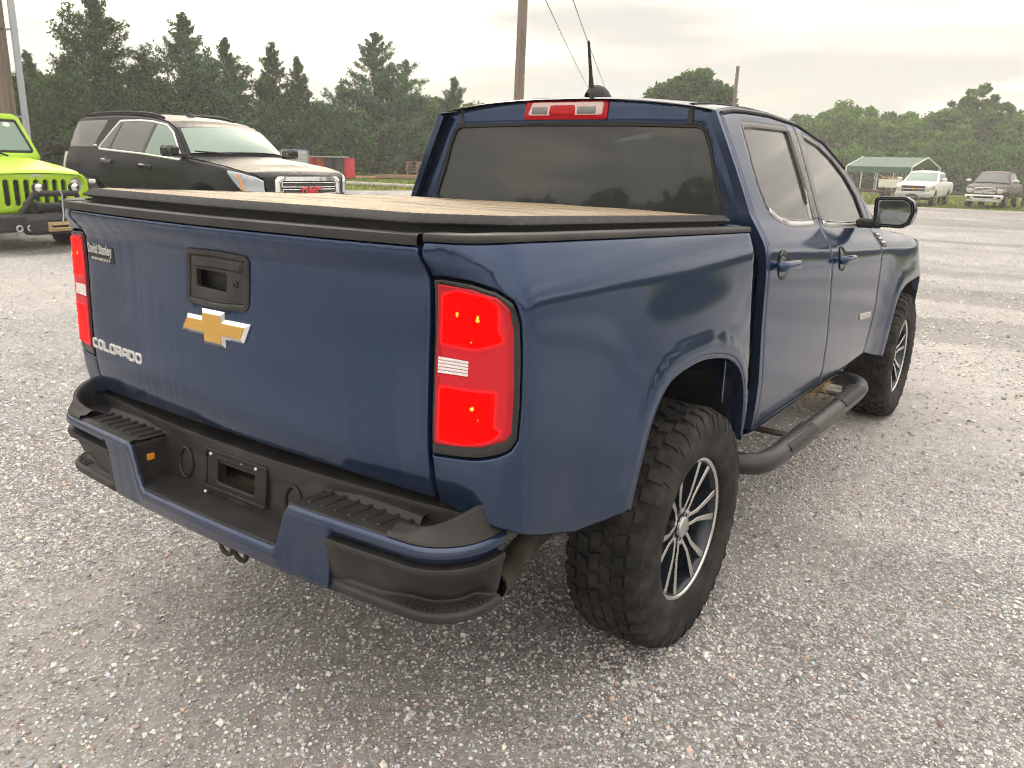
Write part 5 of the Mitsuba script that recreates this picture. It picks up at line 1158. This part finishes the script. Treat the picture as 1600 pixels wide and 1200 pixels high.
for y, z in ((2.60, 1.235), (2.9, 1.205), (3.3, 1.160), (3.7, 1.105), (4.0, 1.03), (4.06, .95), (4.08, .62)):
    x = float(SIDE(np.array([[y, z]]))[0, 0])-.012
    bh.append([[x*t, y+.10*(1-t*t)*sstep(3.4, 4.0, y), z+.03*(1-abs(t)**3)*(z > .9)] for t in np.linspace(-1, 1, 21)])
bm_ = grid(np.array(bh)); bm_.faces = bm_.faces[:, ::-1]; put(PK('bonnet'), bm_, 'm_truck_paint', 40)
vt = Polygon([(2.318, 1.212), (2.418, 1.208), (2.412, 1.138), (2.318, 1.148)])
put(PK('door')+'_002__vent', panel(Polygon([(2.315, 1.215), (2.420, 1.210), (2.412, 1.135), (2.315, 1.146)]), SIDE, h=.05, edge=.003, push=.002, thick=.006, off=.004), 'm_black_trim', 30) if False else None
both(PK('fender__vent'), panel(rpoly([(2.475, 1.215), (2.57, 1.210), (2.565, 1.135), (2.475, 1.146)], .006), SIDE, h=.05, edge=.003, push=.002, thick=.006, off=.004), 'm_black_trim', 30)
for z in (1.198, 1.178, 1.158):
    both(PK('fender__vent_slat'), panel(Polygon([(2.482, z), (2.56, z-.003), (2.56, z+.006), (2.482, z+.009)]), SIDE, h=.05, edge=.002, push=.001, thick=.006, off=.009), 'm_chrome_dull', 30)
both(PK('door__badge_strip'), panel(Polygon([(2.085, .826), (2.345, .806), (2.352, .774), (2.112, .791)]), SIDE, h=.05, edge=.004, push=.003, thick=.006, off=.006), 'm_chrome_dull', 30)
# rear wall with the back glass
gz = np.linspace(1.25, 1.70, 16)
edge_pts = []
for z in np.r_[np.linspace(1.22, 1.715, 18)]: edge_pts.append((float(side_x(YR, z, True))-.013, z))
rt = [(x, float(np.interp(abs(x)/rx0[0], np.abs(tt[24:]), (rz0[0]+(zc_[0]-rz0[0])*(1-np.abs(tt[24:])**2.6))))-.002) for x in np.linspace(.60, -.60, 41)]
RW = Polygon(edge_pts+rt+[(-x, z) for x, z in edge_pts[::-1]])
BG0 = rpoly([(-.700, 1.350), (.700, 1.350), (.672, 1.428), (.640, 1.507), (.614, 1.60), (.584, 1.668), (.554, 1.682), (.30, 1.6875), (0, 1.689), (-.30, 1.6875), (-.554, 1.682), (-.584, 1.668), (-.614, 1.60), (-.640, 1.507), (-.672, 1.428)], .03)
BG = shapely.affinity.translate(BG0, .010, 0)
put(PK('cab_rear_wall'), panel(RW.difference(BG), CABR, h=.03, edge=.006, push=.004, thick=.03), 'm_truck_paint', 50)
put(PK('rear_window'), panel(BG, CABR, h=.06, edge=.001, push=0, thick=0, off=-.008), 'm_glass_tint', 60)
put(PK('rear_window__seal'), panel(BG.buffer(.004).difference(BG.buffer(-.010)), CABR, h=.05, edge=.003, push=.003, thick=.008, off=.001), 'm_black', 40)
# corner strips between rear wall and sides
zs = np.linspace(1.0, 1.722, 30); ang = np.linspace(0, np.pi/2, 7)
cs = []
for z in zs:
    xe = float(side_x(YR, z, True)); yw = float(CABR(np.array([[xe-.014, max(z, 1.2)]]))[0, 1])
    cs.append([[xe-.014+.014*np.sin(a), yw+.016*(1-np.cos(a)), z] for a in ang]+[[xe, max(yw+.02, .575), z]])
both(PK('cab_corner'), grid(np.array(cs)[:, ::-1]), 'm_truck_paint', 60)
lw = [[-.86, .60, .62], [.86, .60, .62]]
put(PK('cab_rear_wall__lower_panel'), bx([0, .615, .93], [1.66, .03, .66], .004), 'm_truck_paint', 30)
# roof joints (ditch mouldings), high brake light, antenna
for sg in (1, -1):
    pts = [CABR(np.array([[sg*.534, 1.6885]]))[0]+[0, -.001, 0], CABR(np.array([[sg*.535, 1.755]]))[0]+[0, -.001, 0]]
    for y in np.linspace(.58, 2.0, 20):
        i = np.argmin(abs(ry-y)); t = .537/rx0[i]; pts.append([sg*.537, y, rz0[i]+(zc_[i]-rz0[i])*(1-t**2.6)+.0015])
    pts = np.array(pts); w = np.array([.011, 0, 0])
    nrm = np.array([[0, -.003, 0], [0, -.003, 0]]+[[0, 0, .003]]*20)
    m_ = grid(np.stack([pts-w, pts-w*.8+nrm, pts+w*.8+nrm, pts+w], 1))
    put(PK('roof_moulding'), m_, 'm_black_trim', 40)
CH = rpoly([(-.188, 1.703), (.200, 1.7035), (.204, 1.774), (-.180, 1.774)], .010)
CH = shapely.affinity.translate(CH, -.006, 0)
cl = put(PK('high_brake_light'), panel(CH, CABR, h=.04, edge=.008, push=.006, thick=.02, off=.012), 'm_red_lens', 50)
put(cl+'__lens', panel(rpoly([(-.172, 1.718), (.176, 1.719), (.182, 1.768), (-.150, 1.769)], .008), CABR, h=.04, edge=.004, push=.003, thick=.008, off=.0145), 'm_pink_lens', 50)
for a, b in ((-.150, -.072), (.064, .150)):
    put(cl+'__reflector', panel(rpoly([(a, 1.722), (b, 1.722), (b, 1.752), (a, 1.752)], .004), CABR, h=.04, edge=.003, push=.003, thick=.004, off=.0165), 'm_grey_lens', 50)
put(cl+'__brake_lens', panel(rpoly([(-.068, 1.719), (.058, 1.719), (.054, 1.757), (-.060, 1.757)], .008), CABR, h=.04, edge=.004, push=.003, thick=.006, off=.0175), 'm_red_lens', 50)
fin = []
for t in np.linspace(0, 1, 16):
    w = .036*max(0, math.sin(np.pi*(.04+.92*t)))**.55; h_ = .066*max(0, math.sin(np.pi*(.05+.90*t)))**.5*(1-.12*t)
    y = .70+.19*t
    fin.append([[.022+w*np.cos(a), y, 1.790+h_*max(0, np.sin(a))**.8] for a in np.linspace(0, np.pi, 11)])
ak = put(PK('antenna'), grid(np.array(fin)), 'm_black', 60)
put(PK('antenna__mast'), tube([(.022, .735, 1.835), (.019, .729, 1.89), (.0115, .713, 2.01), (.011, .712, 2.014)], [.012, .0075, .0055, .003], 8), 'm_black', 60)
# mirrors
for sg in (1, -1):
    fx = (lambda m_: m_) if sg == 1 else mirror_x
    MP = rpoly([(.892, 1.272), (.885, 1.40), (.895, 1.412), (1.02, 1.417), (1.055, 1.395), (1.066, 1.345), (1.052, 1.290), (1.015, 1.270)], .02)
    MS = lambda ab: np.stack([ab[:, 0], 2.08+.12*np.clip(ab[:, 0]-.88, 0, 1), ab[:, 1]], -1)
    k = put(PK('mirror'), fx(panel(MP.difference(MP.buffer(-.012)), MS, h=.02, edge=.005, push=.006, thick=.05)), 'm_black', 50)
    sh = [np.array([[q[0]*s+.97*(1-s), 2.08+.12*(q[0]-.88)+dy, q[1]*s+1.342*(1-s)] for q in dens(MP.exterior, .02)]) for dy, s in ((.004, 1.03), (.05, 1.06), (.09, 1.02), (.12, .88), (.135, .6), (.14, .05))]
    S = np.stack(sh, 1); S = np.concatenate([S, S[:1]], 0)
    put(k+'__cap', fx(grid(S)), 'm_truck_paint', 60)
    put(k+'__glass', fx(panel(MP.buffer(-.013), MS, h=.05, edge=.003, push=.002, thick=.003, off=-.004)), 'm_mirror', 60)
    put(k+'__arm', fx(bx([.865, 2.12, 1.283], [.12, .07, .045], .012)), 'm_black', 40)
# interior seen through the glass
seat = []
for x in (-.42, .42):
    seat += [bx([x, 1.72, .98], [.50, .12, .62], .04, None), bx([x, 1.74, 1.40], [.27, .09, .17], .03)]
    seat += [bx([x, .86, 1.05], [.52, .12, .55], .04), bx([x, .84, 1.38], [.25, .08, .12], .03)]
put(PK('seats'), cat_(seat), 'm_seat', 30)
put(PK('interior'), cat_([bx([0, 1.6, .72], [1.58, 2.0, .06]), bx([0, 2.55, .95], [1.56, .35, .5], .06), bx([0, .70, .95], [1.5, .05, .55])]), 'm_seat', 30)
st = np.linspace(0, 2*np.pi, 25)
put(PK('steering_wheel'), tube(np.stack([-.42+.18*np.cos(st), 2.30+.07*np.sin(st), 1.16+.150*np.sin(st)], 1), .014, 8), 'm_black', 60)
# chassis and liners
ch = [bx([0, .5, .52], [.95, 1.9, .08], .01), bx([.50, 1.6, .58], [.10, 4.4, .12], .01), bx([-.50, 1.6, .58], [.10, 4.4, .12], .01), bx([0, 3.2, .62], [1.3, 1.3, .35], .05), bx([0, 0, .70], [1.45, 1.7, .06], .01),
      bx([-.25, 1.2, .50], [.5, 1.2, .22], .05), bx([0, 1.6, .60], [1.62, 2.0, .08], .01)]
ch += [tube([(-.68, 0, .40), (.68, 0, .40)], .045, 14), xf(trimesh.creation.icosphere(2, .14), place([0, 0, .40])), tube([(-.66, 3.258, .40), (.66, 3.258, .40)], .03, 10)]
put(PK('chassis'), cat_(ch), 'm_frame', 40)
put(PK('bed_floor'), cat_([bx([0, -.32, .90], [1.50, 1.36, .03]), bx([0, .36, 1.08], [1.50, .03, .42]), bx([.62, -.05, 1.02], [.22, .95, .28], .03), bx([-.62, -.05, 1.02], [.22, .95, .28], .03)]), 'm_black', 30)
put(PK('bed_floor'), bx([0, .38, 1.0], [1.66, .015, .70], .003), 'm_truck_paint', 30)
for sg in (1, -1):
    for yc_, rr in ((-.065, .50), (3.22, .55)):
        a = np.linspace(.30, np.pi-.55, 26) if yc_ < 1 else np.linspace(.2, np.pi-.3, 26)
        V = np.stack([np.stack([sg*x+0*a, yc_+rr*.92*np.cos(a), .42+rr*1.02*np.sin(a)], -1) for x in (.50, .868)], 1)
        put(PK('wheel_liner'), grid(V), 'm_black', 60)
        put(PK('wheel_liner'), grid(np.stack([np.stack([sg*.50+0*a, yc_+rr*.92*np.cos(a)*k, .42+rr*1.02*np.sin(a)*k], -1) for k in (1., .5, .02)], 1)), 'm_black', 60)
# rocker and side step
ys = np.linspace(.615, 2.52, 40)
both(PK('rocker'), grid(np.stack([np.stack([.872+0*ys, ys, .580-.012*(ys-.6)/1.9], -1), np.stack([.868+0*ys, ys, .563-.012*(ys-.6)/1.9], -1), np.stack([.835+0*ys, ys, .545-.012*(ys-.6)/1.9], -1), np.stack([.70+0*ys, ys, .545+0*ys], -1)], 1)), 'm_truck_paint', 50)
sp = smooth_path([(.72, .50, .485), (.84, .50, .475), (.925, .545, .470), (.952, .66, .470), (.958, 1.2, .462), (.958, 1.85, .455), (.950, 2.02, .455), (.915, 2.11, .457), (.82, 2.15, .462), (.70, 2.15, .468)], 60)
for sg in (1, -1):
    fx = (lambda m_: m_) if sg == 1 else mirror_x
    k = put(PK('side_step'), fx(tube(sp, .0415, 18)), 'm_step', 60)
    for y0, y1 in ((.74, 1.10), (1.56, 1.93)):
        a = np.linspace(.30, 2.55, 12); yy_ = np.linspace(y0, y1, 24)
        prof = np.stack([np.cos(a), np.sin(a)], 1)
        rad = .046
        V = np.stack([np.stack([.957+rad*c+0*yy_, yy_, .464+.0-(yy_-.7)*.0085+rad*min(s, .93)], -1) for c, s in prof], 1)
        put(k+'__tread_pad', fx(grid(V[:, ::-1])), 'm_black', 40)
        for j in range(4):
            xx = .932+j*.012
            put(k+'__tread_rib', fx(bx([xx, (y0+y1)/2, .5075-((y0+y1)/2-.7)*.0085], [.005, (y1-y0)*.86, .004], .001)), 'm_black', 20)
    for y in (.95, 1.75):
        put(k+'__bracket', fx(cat_([bx([.80, y, .475], [.30, .05, .012], .002), bx([.66, y, .50], [.012, .05, .10], .002)])), 'm_frame', 20)
# tan strands round a brown lump on the bracket under the front door
sgm = []
gr = np.random.default_rng(5)
for i in range(420):
    c = np.array([.80, 1.72, .515])+gr.normal(0, 1, 3)*[.030, .085, .026]; d = gr.normal(0, 1, 3); d /= np.linalg.norm(d); d *= gr.uniform(.015, .04)
    w = np.cross(d, [0, 0, 1.]); w = w/np.linalg.norm(w)*.0012
    sgm.append(trimesh.Trimesh([c-d-w, c-d+w, c+d+w, c+d-w], [[0, 1, 2], [0, 2, 3]], process=False))
put(PK('tan_clump'), cat_(sgm), 'm_straw', False); tag(PK('tan_clump'), kind='stuff')
put(PK('tan_clump'), xf(trimesh.creation.icosphere(2, 1.), np.diag([.04, .10, .03, 1.])@np.eye(4)+np.array([[0, 0, 0, .80], [0, 0, 0, 1.72], [0, 0, 0, .505], [0, 0, 0, 0]])), 'm_clump_core', 60)

# wheels
def tyre_mesh(R=.400, rb=.238, w=.130, n=38, seed=1):
    prof = [(-.108, rb), (-.124, rb+.006), (-.1365, rb+.045), (-.139, rb+.08), (-.133, R-.045), (-.124, R-.026), (-.108, R-.013), (-.06, R-.010), (0, R-.009), (.06, R-.010), (.108, R-.013), (.124, R-.026), (.133, R-.045), (.139, rb+.08), (.1365, rb+.045), (.124, rb+.006), (.108, rb)]
    ms = [lathe(crv(prof, 44), 96)]
    g = np.random.default_rng(seed)
    V, F = [], []
    da = 2*np.pi/n
    def block(x0, x1, a0, a1, skew, rb0, rb1, rt0, rt1, inset=.12):
        """tapered lug between lateral x0..x1 and angles a0..a1"""
        o = len(V)*8
        q = []
        for lev in (0, 1):
            k = inset*lev
            for (x, a) in ((x0, a0), (x1, a0), (x1, a1), (x0, a1)):
                xm, am = (x0+x1)/2, (a0+a1)/2
                xx, aa = x+(xm-x)*k, a+(am-a)*k+skew*(x-xm)
                r0, r1 = (rb0, rt0) if x == x0 else (rb1, rt1)
                r = r1 if lev else r0
                q.append([xx, r*np.cos(aa), r*np.sin(aa)])
        V.append(q)
        f = np.array([[4, 5, 6], [4, 6, 7], [0, 1, 5], [0, 5, 4], [1, 2, 6], [1, 6, 5], [2, 3, 7], [2, 7, 6], [3, 0, 4], [3, 4, 7]])
        F.append(f+o)
    lo, hi = R-.014, R+.0015
    for i in range(n):
        a = i*da
        j = g.uniform(-.05, .05)*da
        for s in (-1, 1):
            off = 0 if s == 1 else .5*da
            block(s*.003, s*.036, a+off+j, a+off+.74*da+j, s*6*da*.8, lo, lo, hi, hi)
            block(s*.044, s*.078, a+off+.32*da+j, a+off+1.06*da+j, -s*4*da*.8, lo, lo, hi, hi-.001)
            big = i % 2
            block(s*.084, s*.128, a+off+.1*da, a+off+.72*da, s*2*da*.5, lo-.003, R-.042, hi-.0005, R-.015)
            block(s*.126, s*.1385, a+off+.14*da, a+off+(.70 if big else .5)*da, 0, R-.040, R-.090 if big else R-.072, R-.015, R-.058 if big else R-.046, .05)
    v = np.array(V).reshape(-1, 3); f = np.vstack(F)
    m_ = trimesh.Trimesh(v, f, process=False)
    # outward orientation per block
    fn = m_.face_normals; c = m_.triangles_center; bc = np.repeat(np.array(V).mean(1), 10, 0); flipm = np.einsum('ij,ij->i', fn, c-bc) < 0
    f2 = f.copy(); f2[flipm] = f2[flipm][:, ::-1]
    ms.append(trimesh.Trimesh(v[f2.ravel()], np.arange(f2.size).reshape(-1, 3), process=False))
    return ms
def rim_parts(rot=0., rr=.234):
    barrel = lathe([(-.10, rr-.03), (.02, rr-.034), (.088, rr-.022), (.104, rr-.012), (.110, rr-.004), (.111, rr+.004), (.104, rr+.008)], 72)
    back = lathe([(.000, .02), (.000, rr-.03)], 48)
    disc = lathe([(.012, .05), (.012, .150), (.006, .152)], 48)
    lipm = lathe([(.1065, rr-.010), (.1105, rr-.0065), (.1125, rr-.002), (.1115, rr+.003)], 72)
    dark, mach = [], []
    for k in range(6):
        A = k*np.pi/3+rot
        for s in (-1, 1):
            # arms of the V: from the hub to the rim, slightly curved
            us = np.linspace(0, 1, 9)
            rad = .040+(rr-.012-.040)*us
            ang = A+s*(np.interp(us, [0, .35, 1], [.34, .155, .205]))
            wid = np.interp(us, [0, .3, 1], [.0058, .0066, .0120])
            xo = np.interp(us, [0, .25, 1], [.078, .086, .103])
            c = np.stack([xo, rad*np.cos(ang), rad*np.sin(ang)], 1)
            t = np.gradient(c, axis=0); t /= np.linalg.norm(t, axis=1, keepdims=True); b = np.cross(t, [1., 0, 0])
            dep = np.array([1., 0, 0])
            S = np.stack([c-b*wid[:, None]*1.0-dep*.040, c-b*wid[:, None]-dep*.001, c-b*wid[:, None]*.9, c+b*wid[:, None]*.9, c+b*wid[:, None]-dep*.001, c+b*wid[:, None]-dep*.040], 1)
            m1 = grid(S[:, [0, 1]]); m2 = grid(S[:, [4, 5]]); mm = grid(S[:, 1:5])
            dark += [m1, m2]; mach.append(mm)
        # recessed web of the spoke between its two arms
        us = np.linspace(0, 1, 9); rad = .045+(rr-.02-.045)*us; hw = np.interp(us, [0, .35, 1], [.33, .155, .205])
        W = np.stack([np.stack([np.interp(us, [0, .25, 1], [.070, .072, .080])-.012*(1-f_**2), rad*np.cos(A+f_*hw), rad*np.sin(A+f_*hw)], -1) for f_ in (-1, -.5, 0, .5, 1)], 1)
        dark.append(grid(W))
    hub = lathe([(.072, .070), (.078, .060), (.080, .045)], 36)
    nuts = []
    for k in range(6):
        a = (k+.5)*np.pi/3+rot
        nuts.append(xf(lathe([(.055, .009), (.082, .009), (.084, .006), (.084, .0005)], 8), place([0, .058*np.cos(a), .058*np.sin(a)])))
    cap = lathe([(.080, .036), (.088, .036), (.0915, .033), (.093, .024), (.0935, .0005)], 36)
    return barrel, back, disc, lipm, cat_(dark+[hub]), cat_(mach), cat_(nuts), cap
for sx in (1, -1):
    for yc_, rot in ((0, .05), (3.258, .30)):
        Mx = place([sx*.793, yc_, .400]);
        ff = (lambda m_: m_) if sx == 1 else mirror_x
        def pl(m_):
            m_ = ff(m_); m_ = m_.copy(); m_.apply_translation([sx*.793, yc_, .400]); return m_
        bar, back, disc, lipm, dark, mach, nuts, cap = rim_parts(rot)
        k = put(PK('wheel'), pl(cat_([bar, dark])), 'm_rim_dark', 40)
        ty = tyre_mesh(seed=int(3+yc_))
        put(k+'__tyre', pl(cat_(ty)), 'm_rubber', 30)
        put(k+'__spoke_face', pl(mach), 'm_machined', 40)
        put(k+'__rim_lip', pl(lipm), 'm_machined', 60)
        put(k+'__brake_disc', pl(cat_([back])), 'm_black', 60); put(k+'__brake_disc', pl(disc), 'm_dark_metal', 60)
        put(k+'__wheel_nuts', pl(nuts), 'm_chrome_dull', 40)
        put(k+'__hub_cap', pl(cap), 'm_chrome_dull', 60)
